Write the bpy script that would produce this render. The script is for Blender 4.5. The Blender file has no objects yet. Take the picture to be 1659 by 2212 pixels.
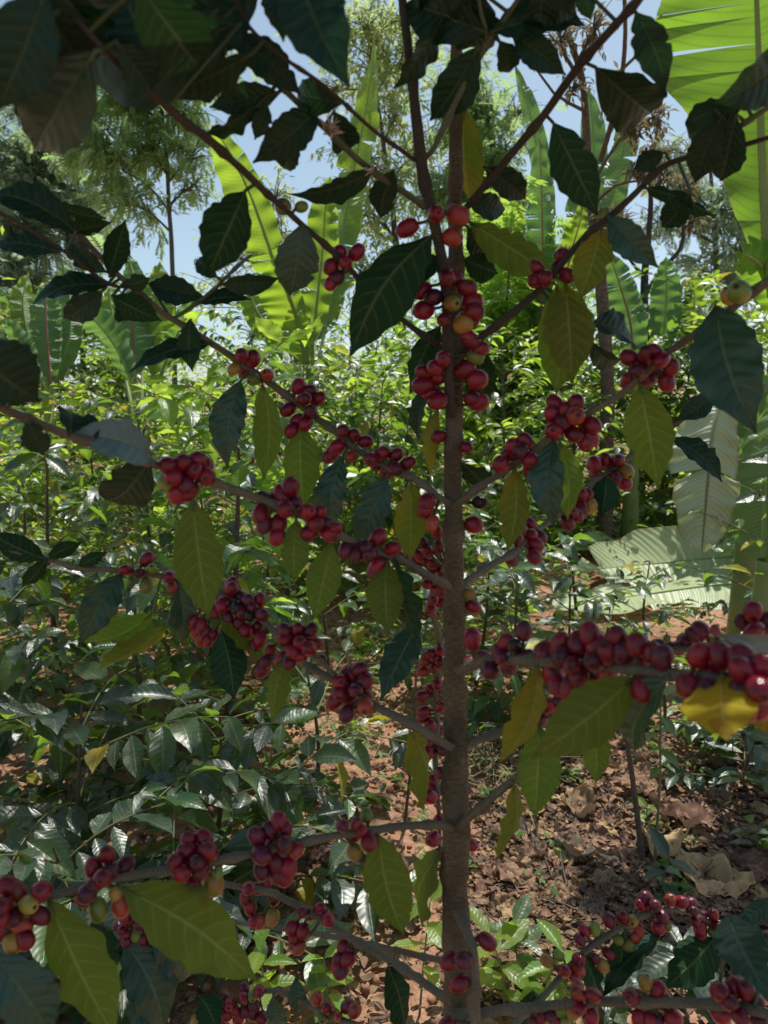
import bpy, math, random
import numpy as np
from mathutils import Vector, Matrix, Quaternion, noise as mnoise

random.seed(11); rng = np.random.default_rng(11)
R = math.radians
scene = bpy.context.scene
COL = scene.collection

# ------------------------------------------------------------------ camera
CAM_H, PITCH = 1.30, R(7.0)
cd = bpy.data.cameras.new("camera"); cam = bpy.data.objects.new("camera", cd); COL.objects.link(cam)
cam.location = (0, 0, CAM_H); cam.rotation_euler = (R(90) - PITCH, 0, 0)
cd.sensor_fit = 'VERTICAL'; cd.sensor_height = 34.6; cd.lens = 26.0
cd.clip_start = 0.02; cd.clip_end = 500
cd.dof.use_dof = True; cd.dof.focus_distance = 1.15; cd.dof.aperture_fstop = 10.5
scene.camera = cam
F = 1662.0
FWD = Vector((0, math.cos(PITCH), -math.sin(PITCH))); UP = Vector((0, math.sin(PITCH), math.cos(PITCH))); RT = Vector((1, 0, 0))
CP = Vector((0, 0, CAM_H))
def P(x, y, d):
    return CP + FWD * d + RT * ((x - 829.5) / F * d) + UP * ((1106 - y) / F * d)
def gz(x, y):
    return 0.05 * max(0.0, y - 2.0) + 0.03 * math.sin(x * 1.7 + 1) * math.sin(y * 1.3) + 0.015 * math.sin(x * 4.1) * math.cos(y * 3.7 + .5)
def G(x, y):
    d = FWD + RT * ((x - 829.5) / F) + UP * ((1106 - y) / F)
    lo, hi = 0.5, 60.0
    for _ in range(50):
        m = (lo + hi) / 2; p = CP + d * m
        if p.z > gz(p.x, p.y): lo = m
        else: hi = m
    return CP + d * lo
def on_ground(x, d):
    """world point on the ground under picture column x at depth d"""
    p = P(x, 900, d); return Vector((p.x, p.y, gz(p.x, p.y)))

# ------------------------------------------------------------------ nodes
def nt(name):
    m = bpy.data.materials.new(name); m.use_nodes = True
    n = m.node_tree; n.nodes.clear(); return m, n
def N(n, t, **kw):
    nd = n.nodes.new(t)
    for k, v in kw.items(): setattr(nd, k, v)
    return nd
def put(nd, **kw):
    for k, v in kw.items():
        nd.inputs[k.replace('_', ' ')].default_value = v
def math_(n, op, a, b=None, c=None, clamp=False):
    nd = N(n, 'ShaderNodeMath', operation=op, use_clamp=clamp)
    for i, v in enumerate((a, b, c)):
        if v is None: continue
        if isinstance(v, (int, float)): nd.inputs[i].default_value = v
        else: n.links.new(v, nd.inputs[i])
    return nd.outputs[0]
def mixc(n, fac, a, b, blend='MIX'):
    nd = N(n, 'ShaderNodeMix', data_type='RGBA', blend_type=blend)
    for s, v in ((nd.inputs['Factor'], fac), (nd.inputs[6], a), (nd.inputs[7], b)):
        if isinstance(v, (int, float)): s.default_value = v
        elif isinstance(v, tuple): s.default_value = (*v, 1) if len(v) == 3 else v
        else: n.links.new(v, s)
    return nd.outputs[2]
def noise_(n, vec, scale, detail=3, rough=.55, out='Fac'):
    nd = N(n, 'ShaderNodeTexNoise'); put(nd, Scale=scale, Detail=detail, Roughness=rough)
    if vec is not None: n.links.new(vec, nd.inputs['Vector'])
    return nd.outputs[out]
def ramp(n, fac, stops):
    nd = N(n, 'ShaderNodeValToRGB'); cr = nd.color_ramp
    while len(cr.elements) < len(stops): cr.elements.new(.5)
    for e, (p, c) in zip(cr.elements, stops): e.position = p; e.color = (*c, 1) if len(c) == 3 else c
    n.links.new(fac, nd.inputs[0]); return nd.outputs[0]
def bump_(n, h, strength, dist=0.002):
    nd = N(n, 'ShaderNodeBump'); put(nd, Strength=strength, Distance=dist); n.links.new(h, nd.inputs['Height']); return nd.outputs[0]
def out_(n, sh):
    o = N(n, 'ShaderNodeOutputMaterial'); n.links.new(sh, o.inputs['Surface'])

def leaf_mat(name, top, under, trans, tfac=.35, rough=.36, yellow=0.0, ycol=(.42, .34, .02), veins=9, bump=.5, spec=.5, vary=.35, spots=0.0, vcol=(.36, .42, .15), vk=1.0):
    m, n = nt(name); L = n.links
    uv = N(n, 'ShaderNodeUVMap'); sep = N(n, 'ShaderNodeSeparateXYZ'); L.new(uv.outputs[0], sep.inputs[0])
    u = sep.outputs[0]; v = math_(n, 'ABSOLUTE', math_(n, 'MULTIPLY_ADD', sep.outputs[1], 2.0, -1.0))
    ph = math_(n, 'ADD', math_(n, 'SUBTRACT', u, math_(n, 'MULTIPLY', math_(n, 'POWER', v, 1.35), .16)), math_(n, 'MULTIPLY', noise_(n, N(n, 'ShaderNodeTexCoord').outputs['Object'], 22, 2), .05))
    wav = math_(n, 'COSINE', math_(n, 'MULTIPLY', ph, 2 * math.pi * veins))
    side = math_(n, 'POWER', math_(n, 'MULTIPLY_ADD', wav, .5, .5), 22)
    mid = math_(n, 'MULTIPLY', math_(n, 'SUBTRACT', 1.0, math_(n, 'SMOOTH_MIN', math_(n, 'MULTIPLY', v, 11.0), 1.0, .3), clamp=True), 1.35)
    vein = math_(n, 'MAXIMUM', math_(n, 'MULTIPLY', side, math_(n, 'SUBTRACT', .75, math_(n, 'MULTIPLY', v, .55))), mid)
    geo = N(n, 'ShaderNodeNewGeometry'); back = geo.outputs['Backfacing']
    info = N(n, 'ShaderNodeObjectInfo'); rnd = info.outputs['Random']
    tc = N(n, 'ShaderNodeTexCoord')
    nz = noise_(n, tc.outputs['Object'], 14, 4)
    nz2 = noise_(n, tc.outputs['Object'], 70, 3)
    big = noise_(n, tc.outputs['Object'], 22.0, 3)
    base = mixc(n, back, top, under)
    hsv = N(n, 'ShaderNodeHueSaturation'); L.new(base, hsv.inputs['Color'])
    L.new(math_(n, 'MULTIPLY_ADD', rnd, .05, .475), hsv.inputs['Hue'])
    L.new(math_(n, 'ADD', math_(n, 'MULTIPLY_ADD', nz, 1.1 * vary + .3, 1 - vary * .5 - .15), math_(n, 'MULTIPLY_ADD', rnd, vary, -vary * .5)), hsv.inputs['Value'])
    c = hsv.outputs[0]
    if yellow > 0:
        yf = math_(n, 'MULTIPLY', math_(n, 'MULTIPLY_ADD', big, 5.0, -2.5 + yellow, clamp=True), .85)
        c = mixc(n, yf, c, ycol)
    vc = mixc(n, min(1, .62 * vk), c, vcol)
    c = mixc(n, math_(n, 'MULTIPLY', vein, math_(n, 'MULTIPLY_ADD', back, .34, .36)), c, vc)
    if spots > 0:
        sp = math_(n, 'MULTIPLY', math_(n, 'GREATER_THAN', noise_(n, tc.outputs['Object'], 60, 1), .73 - .05 * spots), .7)
        c = mixc(n, sp, c, (.10, .06, .02))
    h = math_(n, 'ADD', math_(n, 'MULTIPLY', wav, -.3), math_(n, 'ADD', math_(n, 'MULTIPLY', mid, -1.2), math_(n, 'MULTIPLY', nz2, .5)))
    b = bump_(n, h, bump, .0012)
    pr = N(n, 'ShaderNodeBsdfPrincipled'); L.new(c, pr.inputs['Base Color']); L.new(b, pr.inputs['Normal'])
    L.new(math_(n, 'ADD', math_(n, 'MULTIPLY_ADD', back, .22, rough - .08), math_(n, 'MULTIPLY', nz2, .16)), pr.inputs['Roughness'])
    L.new(math_(n, 'MULTIPLY_ADD', back, -.65 * spec, spec), pr.inputs['Specular IOR Level'])
    tr = N(n, 'ShaderNodeBsdfTranslucent'); L.new(b, tr.inputs['Normal'])
    tcol = mixc(n, math_(n, 'MULTIPLY', vein, .45), trans, tuple(min(1, x * 1.4 + .1) for x in trans))
    if yellow > 0: tcol = mixc(n, yf, tcol, tuple(min(1, x * 1.5) for x in ycol))
    hs2 = N(n, 'ShaderNodeHueSaturation'); L.new(tcol, hs2.inputs['Color']); L.new(math_(n, 'MULTIPLY_ADD', nz, .7, .65), hs2.inputs['Value'])
    L.new(hs2.outputs[0], tr.inputs['Color'])
    mx = N(n, 'ShaderNodeMixShader'); mx.inputs[0].default_value = tfac
    L.new(pr.outputs[0], mx.inputs[1]); L.new(tr.outputs[0], mx.inputs[2]); out_(n, mx.outputs[0]); return m

def bark_mat(name, c1, c2, c3, su=1.0, sv=8, bump=.6, rough=.85, moss=None):
    m, n = nt(name); L = n.links
    uv = N(n, 'ShaderNodeUVMap'); mp = N(n, 'ShaderNodeMapping'); L.new(uv.outputs[0], mp.inputs[0])
    mp.inputs['Scale'].default_value = (su, sv, 1)
    a = noise_(n, mp.outputs[0], 6, 6, .65); tc = N(n, 'ShaderNodeTexCoord')
    b = noise_(n, tc.outputs['Object'], 35, 4)
    f = noise_(n, mp.outputs[0], 26, 3, .7)
    c = ramp(n, a, [(.32, c1), (.52, c2), (.72, c3)])
    c = mixc(n, math_(n, 'MULTIPLY_ADD', b, 1.6, -.55, clamp=True), c, tuple(x * .55 for x in c1))
    if moss: c = mixc(n, math_(n, 'MULTIPLY_ADD', noise_(n, tc.outputs['Object'], 12, 3), 3, -1.6, clamp=True), c, moss)
    pr = N(n, 'ShaderNodeBsdfPrincipled'); L.new(c, pr.inputs['Base Color']); put(pr, Roughness=rough, Specular_IOR_Level=.3)
    h = math_(n, 'ADD', a, math_(n, 'MULTIPLY', f, .6))
    L.new(bump_(n, h, bump, .002), pr.inputs['Normal']); out_(n, pr.outputs[0]); return m

def cherry_mat(name, c1, c2, rough=.3, blotch=.5):
    m, n = nt(name); L = n.links
    tc = N(n, 'ShaderNodeTexCoord'); info = N(n, 'ShaderNodeObjectInfo')
    off = N(n, 'ShaderNodeVectorMath', operation='ADD'); L.new(tc.outputs['Object'], off.inputs[0])
    cx = N(n, 'ShaderNodeCombineXYZ')
    for i in range(3): L.new(math_(n, 'MULTIPLY', info.outputs['Random'], 37.0 + 11 * i), cx.inputs[i])
    L.new(cx.outputs[0], off.inputs[1])
    big = noise_(n, off.outputs[0], 1.1, 2); fine = noise_(n, off.outputs[0], 16, 4, .6)
    f = math_(n, 'MULTIPLY_ADD', big, 3.0, -1.0 - .5 + blotch, clamp=True)
    c = mixc(n, f, c1, c2)
    hsv = N(n, 'ShaderNodeHueSaturation'); L.new(c, hsv.inputs['Color']); L.new(math_(n, 'MULTIPLY_ADD', info.outputs['Random'], .7, .65), hsv.inputs['Value'])
    c = mixc(n, math_(n, 'MULTIPLY', math_(n, 'MULTIPLY_ADD', fine, 2.4, -1.1, clamp=True), .07), hsv.outputs[0], (.42, .27, .24))
    sp = N(n, 'ShaderNodeTexVoronoi'); put(sp, Scale=3.2); L.new(off.outputs[0], sp.inputs['Vector'])
    c = mixc(n, math_(n, 'MULTIPLY', math_(n, 'LESS_THAN', sp.outputs['Distance'], .055), .6), c, (.05, .015, .012))
    pr = N(n, 'ShaderNodeBsdfPrincipled'); L.new(c, pr.inputs['Base Color'])
    L.new(math_(n, 'MULTIPLY_ADD', fine, .16, rough - .13), pr.inputs['Roughness']); put(pr, Specular_IOR_Level=.45, Subsurface_Weight=.04, Subsurface_Radius=(.6, .15, .1), Subsurface_Scale=.15)
    L.new(bump_(n, fine, .12, .02), pr.inputs['Normal']); out_(n, pr.outputs[0]); return m

def plain_mat(name, c1, c2, scale=20, rough=.8, bump=.3, trans=None, tfac=.3, spec=.3, vary=.3):
    m, n = nt(name); L = n.links
    tc = N(n, 'ShaderNodeTexCoord'); a = noise_(n, tc.outputs['Object'], scale, 5, .6); info = N(n, 'ShaderNodeObjectInfo')
    b = noise_(n, tc.outputs['Object'], scale * .25, 2)
    c = mixc(n, math_(n, 'MULTIPLY_ADD', math_(n, 'ADD', math_(n, 'MULTIPLY', a, .6), math_(n, 'MULTIPLY', b, .4)), 2.6, -.8, clamp=True), c1, c2)
    hsv = N(n, 'ShaderNodeHueSaturation'); L.new(c, hsv.inputs['Color']); L.new(math_(n, 'MULTIPLY_ADD', info.outputs['Random'], vary, 1 - vary / 2), hsv.inputs['Value'])
    pr = N(n, 'ShaderNodeBsdfPrincipled'); L.new(hsv.outputs[0], pr.inputs['Base Color']); put(pr, Roughness=rough, Specular_IOR_Level=spec)
    L.new(bump_(n, a, bump, .004), pr.inputs['Normal'])
    if trans:
        tr = N(n, 'ShaderNodeBsdfTranslucent'); tr.inputs[0].default_value = (*trans, 1)
        mx = N(n, 'ShaderNodeMixShader'); mx.inputs[0].default_value = tfac; L.new(pr.outputs[0], mx.inputs[1]); L.new(tr.outputs[0], mx.inputs[2]); out_(n, mx.outputs[0])
    else: out_(n, pr.outputs[0])
    return m

def banana_mat(name, top, under, trans, tfac=.45, rough=.4, ribs=60, dry=.0):
    m, n = nt(name); L = n.links
    uv = N(n, 'ShaderNodeUVMap'); sep = N(n, 'ShaderNodeSeparateXYZ'); L.new(uv.outputs[0], sep.inputs[0])
    u = sep.outputs[0]; v = math_(n, 'ABSOLUTE', math_(n, 'MULTIPLY_ADD', sep.outputs[1], 2.0, -1.0))
    tc = N(n, 'ShaderNodeTexCoord'); nz = noise_(n, tc.outputs['Object'], 3, 4); wob = noise_(n, tc.outputs['Object'], 6, 2)
    ph = math_(n, 'ADD', math_(n, 'SUBTRACT', u, math_(n, 'MULTIPLY', math_(n, 'POWER', v, 2.0), .05)), math_(n, 'MULTIPLY', wob, .008))
    w1 = math_(n, 'SINE', math_(n, 'MULTIPLY', ph, 2 * math.pi * ribs)); w2 = math_(n, 'SINE', math_(n, 'MULTIPLY', ph, 2 * math.pi * ribs * 3.7))
    line = math_(n, 'POWER', math_(n, 'MULTIPLY_ADD', w1, .5, .5), 10)
    geo = N(n, 'ShaderNodeNewGeometry')
    c = mixc(n, geo.outputs['Backfacing'], top, under)
    hsv = N(n, 'ShaderNodeHueSaturation'); L.new(c, hsv.inputs['Color']); L.new(math_(n, 'MULTIPLY_ADD', nz, .9, .55), hsv.inputs['Value'])
    c = mixc(n, math_(n, 'MULTIPLY', line, .35), hsv.outputs[0], tuple(x * .55 for x in top))
    if dry > 0:
        edge = math_(n, 'MULTIPLY_ADD', v, 6.0, -5.6 + dry, clamp=True)
        c = mixc(n, math_(n, 'MULTIPLY', math_(n, 'MAXIMUM', edge, math_(n, 'MULTIPLY_ADD', nz, 5, -3.6 + dry, clamp=True)), .8), c, (.34, .26, .12))
    pr = N(n, 'ShaderNodeBsdfPrincipled'); L.new(c, pr.inputs['Base Color']); put(pr, Roughness=rough, Specular_IOR_Level=.5)
    b = bump_(n, math_(n, 'ADD', w1, math_(n, 'MULTIPLY', w2, .25)), .55, .004); L.new(b, pr.inputs['Normal'])
    tr = N(n, 'ShaderNodeBsdfTranslucent'); tcn = mixc(n, math_(n, 'MULTIPLY', line, .55), trans, tuple(x * .6 for x in trans))
    h2 = N(n, 'ShaderNodeHueSaturation'); L.new(tcn, h2.inputs['Color']); L.new(math_(n, 'MULTIPLY_ADD', nz, .8, .6), h2.inputs['Value']); L.new(h2.outputs[0], tr.inputs[0])
    mx = N(n, 'ShaderNodeMixShader'); mx.inputs[0].default_value = tfac; L.new(pr.outputs[0], mx.inputs[1]); L.new(tr.outputs[0], mx.inputs[2]); out_(n, mx.outputs[0]); return m

M = {}
# leaves of the near coffee tree
M['leaf_dark'] = leaf_mat('coffee_leaf_dark', (.010, .036, .021), (.018, .052, .022), (.018, .085, .01), .13, .46, spec=.22, vk=.42)
M['leaf_sky_sheen'] = leaf_mat('coffee_leaf_painted_sheen', (.10, .185, .19), (.05, .085, .03), (.05, .13, .015), .12, .5, spec=.6, vary=.2)  # sky sheen painted into the base colour as pale grey-blue
M['leaf_blue'] = leaf_mat('coffee_leaf_glossy', (.022, .062, .045), (.04, .09, .03), (.05, .15, .015), .18, .32, spec=.5, vk=.5)
M['leaf_under'] = leaf_mat('coffee_leaf_pale', (.05, .09, .022), (.085, .125, .028), (.22, .36, .022), .46, .36, spots=.5, vk=.75)
M['leaf_yellow'] = leaf_mat('coffee_leaf_yellowing', (.055, .088, .02), (.092, .12, .024), (.25, .33, .02), .46, .40, vk=.75, yellow=.05, ycol=(.24, .20, .02), spots=.6)
M['leaf_gold'] = leaf_mat('coffee_leaf_yellow', (.30, .23, .015), (.32, .25, .02), (.42, .32, .02), .4, .68, vary=.6, spots=1.6, spec=.25)
# background coffee leaves
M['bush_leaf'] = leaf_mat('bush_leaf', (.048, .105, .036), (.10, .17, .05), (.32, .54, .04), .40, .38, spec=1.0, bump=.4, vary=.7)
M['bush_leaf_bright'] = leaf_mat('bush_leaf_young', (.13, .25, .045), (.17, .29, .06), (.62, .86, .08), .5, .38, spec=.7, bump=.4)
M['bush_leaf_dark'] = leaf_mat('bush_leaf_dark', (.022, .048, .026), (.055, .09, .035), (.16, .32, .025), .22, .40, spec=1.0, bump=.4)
M['bush_leaf_yellow'] = leaf_mat('bush_leaf_yellow', (.34, .30, .03), (.36, .30, .05), (.6, .5, .04), .4, .45)
M['tree_leaf'] = plain_mat('tree_leaf', (.13, .21, .08), (.21, .30, .12), 3, .5, 0, (.50, .70, .25), .55)
M['tree_leaf_pale'] = plain_mat('tree_leaf_pale', (.19, .26, .09), (.29, .34, .13), 3, .5, 0, (.62, .74, .28), .55)
M['tree_leaf_grey'] = plain_mat('tree_leaf_grey', (.15, .22, .14), (.22, .30, .19), 3, .5, 0, (.46, .60, .35), .55)
M['tree_leaf_bright'] = plain_mat('tree_leaf_bright', (.13, .24, .04), (.20, .32, .07), 3, .5, 0, (.52, .76, .10), .52)
M['tree_leaf_dry'] = plain_mat('tree_leaf_dry', (.15, .12, .07), (.24, .21, .12), 5, .7, 0, (.34, .29, .14), .35)
M['banana'] = banana_mat('banana_leaf', (.10, .20, .04), (.15, .24, .08), (.48, .70, .05), .5, .38, 46)
M['banana_dark'] = banana_mat('banana_leaf_greyer', (.12, .23, .09), (.19, .29, .14), (.28, .52, .09), .36, .38, 46)  # greyer, less translucent green than the plain banana leaf
M['banana_big'] = banana_mat('banana_leaf_large', (.09, .19, .035), (.13, .23, .06), (.32, .58, .04), .5, .4, 36, dry=.25)
M['banana_cut'] = banana_mat('banana_leaf_cut', (.46, .54, .30), (.52, .58, .36), (.40, .50, .16), .2, .42, 40, dry=.4)
M['banana_stem'] = plain_mat('banana_stem', (.16, .22, .06), (.28, .30, .12), 8, .5, .2)
M['banana_rib'] = plain_mat('banana_midrib', (.22, .30, .08), (.34, .40, .13), 8, .4, .1, (.3, .4, .05), .2)
M['banana_rib_red'] = plain_mat('banana_midrib_red', (.25, .07, .05), (.32, .14, .08), 8, .4, .1)
M['trunk'] = bark_mat('coffee_trunk_bark', (.12, .095, .055), (.235, .19, .11), (.38, .32, .21), 2.0, 9, 1.4, .9, moss=(.30, .29, .22))
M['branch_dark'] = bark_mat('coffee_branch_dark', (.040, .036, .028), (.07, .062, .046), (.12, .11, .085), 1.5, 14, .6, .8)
M['branch'] = bark_mat('coffee_branch_bark', (.11, .10, .068), (.19, .172, .12), (.30, .28, .205), 1.5, 14, .6, .8)
M['twig_green'] = bark_mat('coffee_green_twig', (.06, .09, .05), (.10, .13, .075), (.19, .20, .13), 1, 10, .3, .6)
M['stalk'] = plain_mat('cherry_stalk', (.05, .06, .02), (.10, .08, .04), 300, .7, .1)
M['scar'] = plain_mat('cherry_scar', (.03, .012, .01), (.08, .05, .03), 4, .8, .1)
M['blossom'] = plain_mat('withered_blossom', (.50, .42, .34), (.70, .65, .58), 120, .7, .1, (.6, .5, .4), .3)
M['bark_grey'] = bark_mat('tree_bark_grey', (.10, .08, .065), (.17, .14, .11), (.26, .22, .18), 2, 5, .8, .9)
M['bark_brown'] = bark_mat('tree_bark_brown', (.09, .06, .04), (.17, .12, .085), (.28, .21, .15), 2, 5, 1.0, .9)
M['bark_dark'] = bark_mat('tree_bark_dark', (.05, .04, .03), (.09, .07, .055), (.15, .12, .10), 2, 5, .8, .9)
M['bush_stem'] = bark_mat('bush_stem_bark', (.08, .06, .045), (.14, .11, .08), (.21, .17, .13), 2, 8, .5, .9)
M['bush_twig'] = plain_mat('bush_twig', (.14, .15, .06), (.20, .17, .09), 40, .7, .1)
CH = {}
for k, a, b, r_, bl in (('r', (.225, .006, .020), (.115, .004, .015), .22, .5), ('d', (.06, .008, .022), (.12, .008, .024), .30, .4), ('k', (.010, .008, .010), (.022, .008, .010), .3, .5),
                    ('o', (.30, .06, .025), (.24, .018, .018), .28, .45), ('y', (.25, .22, .035), (.32, .12, .03), .26, .4), ('g', (.09, .16, .025), (.17, .20, .035), .3, .4), ('p', (.30, .03, .04), (.22, .06, .03), .3, .5)):
    CH[k] = cherry_mat('cherry_' + {'r': 'red', 'd': 'dark', 'k': 'black', 'o': 'orange', 'y': 'olive', 'g': 'green', 'p': 'pink'}[k], a, b, r_, bl)

# ------------------------------------------------------------------ mesh helpers
def props(o, label=None, cat=None, group=None, kind=None):
    if label: o['label'] = label
    if cat: o['category'] = cat
    if group: o['group'] = group
    if kind: o['kind'] = kind
    return o
def mesh(name, V, Fq, mats, uv=None, mi=None, parent=None, smooth=True, origin=None):
    """V (n,3), Fq (m,4) or (m,3) arrays; uv per vertex"""
    V = np.asarray(V, dtype=np.float32).reshape(-1, 3); Fq = np.asarray(Fq, dtype=np.int32)
    if origin is not None: V = V - np.array(origin, dtype=np.float32)
    k = Fq.shape[1]
    me = bpy.data.meshes.new(name); me.vertices.add(len(V)); me.vertices.foreach_set('co', V.ravel())
    me.loops.add(Fq.size); me.loops.foreach_set('vertex_index', Fq.ravel())
    me.polygons.add(len(Fq)); me.polygons.foreach_set('loop_start', np.arange(0, Fq.size, k, dtype=np.int32)); 
    if uv is not None:
        l = me.uv_layers.new(name='UVMap'); l.data.foreach_set('uv', np.asarray(uv, dtype=np.float32)[Fq.ravel()].ravel())
    for m in (mats if isinstance(mats, (list, tuple)) else [mats]): me.materials.append(m)
    if mi is not None: me.polygons.foreach_set('material_index', np.asarray(mi, dtype=np.int32))
    me.polygons.foreach_set('use_smooth', np.full(len(Fq), smooth))
    me.update(calc_edges=True); me.validate()
    o = bpy.data.objects.new(name, me); COL.objects.link(o)
    if origin is not None: o.location = origin
    if parent is not None:
        o.parent = parent
        if origin is not None: o.location = Vector(origin) - parent.location
    return o
def empty(name, loc=(0, 0, 0)):
    o = bpy.data.objects.new(name, None); o.empty_display_size = .1; COL.objects.link(o); o.location = loc; return o

def catmull(pts, step):
    """pts: list of arrays (x,y,z,...) -> resampled"""
    p = [np.array(q, dtype=float) for q in pts]
    if len(p) < 2: return np.array(p)
    p = [2 * p[0] - p[1]] + p + [2 * p[-1] - p[-2]]
    out = []
    for i in range(1, len(p) - 2):
        n = max(2, int(np.linalg.norm((p[i + 1] - p[i])[:3]) / step))
        for j in range(n):
            t = j / n
            out.append(.5 * ((2 * p[i]) + (-p[i - 1] + p[i + 1]) * t + (2 * p[i - 1] - 5 * p[i] + 4 * p[i + 1] - p[i + 2]) * t * t + (-p[i - 1] + 3 * p[i] - 3 * p[i + 1] + p[i + 2]) * t ** 3))
    out.append(p[-2]); return np.array(out)
class TB:
    """collects tubes into one mesh"""
    def __init__(s): s.V = []; s.F = []; s.U = []; s.n = 0
    def tube(s, pts, rad, sides=6, vs=1.0):
        pts = np.asarray(pts, dtype=float); rad = np.broadcast_to(np.asarray(rad, dtype=float), (len(pts),))
        n = len(pts); T = np.gradient(pts, axis=0); T /= np.linalg.norm(T, axis=1, keepdims=True) + 1e-12
        a = np.array([0, 0, 1.]) if abs(T[0][2]) < .9 else np.array([1., 0, 0]); nx = np.cross(T[0], a); nx /= np.linalg.norm(nx)
        Vs = []; Us = []; dist = 0; ang = np.linspace(0, 2 * np.pi, sides + 1)
        for i in range(n):
            nx = nx - T[i] * nx.dot(T[i]); nx /= np.linalg.norm(nx) + 1e-12; ny = np.cross(T[i], nx)
            if i: dist += np.linalg.norm(pts[i] - pts[i - 1])
            Vs.append(pts[i] + rad[i] * (np.cos(ang)[:, None] * nx + np.sin(ang)[:, None] * ny))
            Us.append(np.stack([np.linspace(0, 1, sides + 1) * 1.0, np.full(sides + 1, dist * vs)], 1))
        k = sides + 1; i, j = np.meshgrid(np.arange(n - 1), np.arange(sides), indexing='ij')
        Fq = np.stack([i * k + j, i * k + j + 1, (i + 1) * k + j + 1, (i + 1) * k + j], -1).reshape(-1, 4) + s.n
        s.V.append(np.concatenate(Vs)); s.U.append(np.concatenate(Us)); s.F.append(Fq); s.n += n * k
    def build(s, name, m, parent=None, origin=None):
        return mesh(name, np.concatenate(s.V), np.concatenate(s.F), m, np.concatenate(s.U), parent=parent, origin=origin)
class Fol:
    """collects leaf-like patches into one mesh"""
    def __init__(s): s.V = []; s.F = []; s.U = []; s.MI = []; s.n = 0
    def add(s, tmpl, A, loc, mi=0):
        v, f, u = tmpl
        s.V.append(v @ np.asarray(A).T + np.asarray(loc)); s.F.append(f + s.n); s.U.append(u); s.MI.append(np.full(len(f), mi)); s.n += len(v)
    def build(s, name, mats, parent=None, origin=None, smooth=True):
        return mesh(name, np.concatenate(s.V), np.concatenate(s.F), mats, np.concatenate(s.U), np.concatenate(s.MI), parent, smooth, origin)

PROF = np.array([(0, .02), (.05, .20), (.15, .56), (.3, .88), (.45, 1), (.6, .93), (.75, .68), (.86, .36), (.93, .15), (1, .01)])
def prof(t): return np.interp(t, PROF[:, 0], PROF[:, 1])
def leaf_tmpl(nu, nv, droop, fold, wave, seed, wid=.42):
    """unit leaf along +Y, normal +Z"""
    r = random.Random(seed); t = np.linspace(0, 1, nu + 1); w = np.linspace(-1, 1, nv + 1); ph = r.uniform(0, 6.3); bend = r.uniform(-.1, .1)
    V = []; U = []
    for a in t:
        h = prof(a) * wid / 2
        y = a * (1 - .25 * abs(droop) * a); z = -droop * a * a * .6
        for b in w:
            V.append((b * h + bend * a * a, y, z + fold * abs(b) * h + wave * abs(b) * h * math.sin(a * 22 + ph + (2 if b > 0 else 0)))); U.append((a, b * .5 + .5))
    k = nv + 1; i, j = np.meshgrid(np.arange(nu), np.arange(nv), indexing='ij')
    f = np.stack([i * k + j, i * k + j + 1, (i + 1) * k + j + 1, (i + 1) * k + j], -1).reshape(-1, 4)
    return np.array(V), f, np.array(U)
TM_NEAR = [leaf_tmpl(10, 4, d, f, .12, i, w) for i, (d, f, w) in enumerate(((.1, .35, .42), (.35, .4, .4), (.6, .3, .44), (.25, .6, .38), (.8, .4, .42), (.0, .25, .45)))]
TM_FAR = [leaf_tmpl(4, 2, d, f, .1, i, w) for i, (d, f, w) in enumerate(((.1, .4, .42), (.4, .5, .4), (.7, .35, .44), (.25, .6, .38)))]
TM_TINY = [leaf_tmpl(2, 2, d, f, 0, i, .36) for i, (d, f) in enumerate(((.1, .3), (.5, .5)))]
def basis(t, n):
    t = np.asarray(t, float); t = t / (np.linalg.norm(t) + 1e-9); n = np.asarray(n, float); n = n - t * n.dot(t); n /= np.linalg.norm(n) + 1e-9
    return np.stack([np.cross(t, n), t, n], 1)
def pinnate(npairs, ln, seed):
    r = random.Random(seed); V = []; Fq = []; U = []
    for i in range(npairs):
        a = (i + .5) / npairs; y = a; z = -.35 * a * a
        for s in (-1, 1):
            L_ = ln * (.7 + .5 * math.sin(a * 3)) * r.uniform(.8, 1.1); d = np.array([s * .8, .5, -r.uniform(.1, .5)]); d /= np.linalg.norm(d)
            p = np.array([0, y, z]); q = np.cross(d, (0, 0, 1)); q /= np.linalg.norm(q); w = L_ * .16
            b = len(V); V += [p, p + d * L_ * .5 + q * w, p + d * L_, p + d * L_ * .5 - q * w]; U += [(0, .5), (.5, 0), (1, .5), (.5, 1)]; Fq.append((b, b + 1, b + 2, b + 3))
    return np.array(V), np.array(Fq), np.array(U, float)
TM_PIN = [pinnate(7, .42, i) for i in range(4)]
def unit_rand():
    v = rng.normal(size=3); return v / np.linalg.norm(v)

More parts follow.
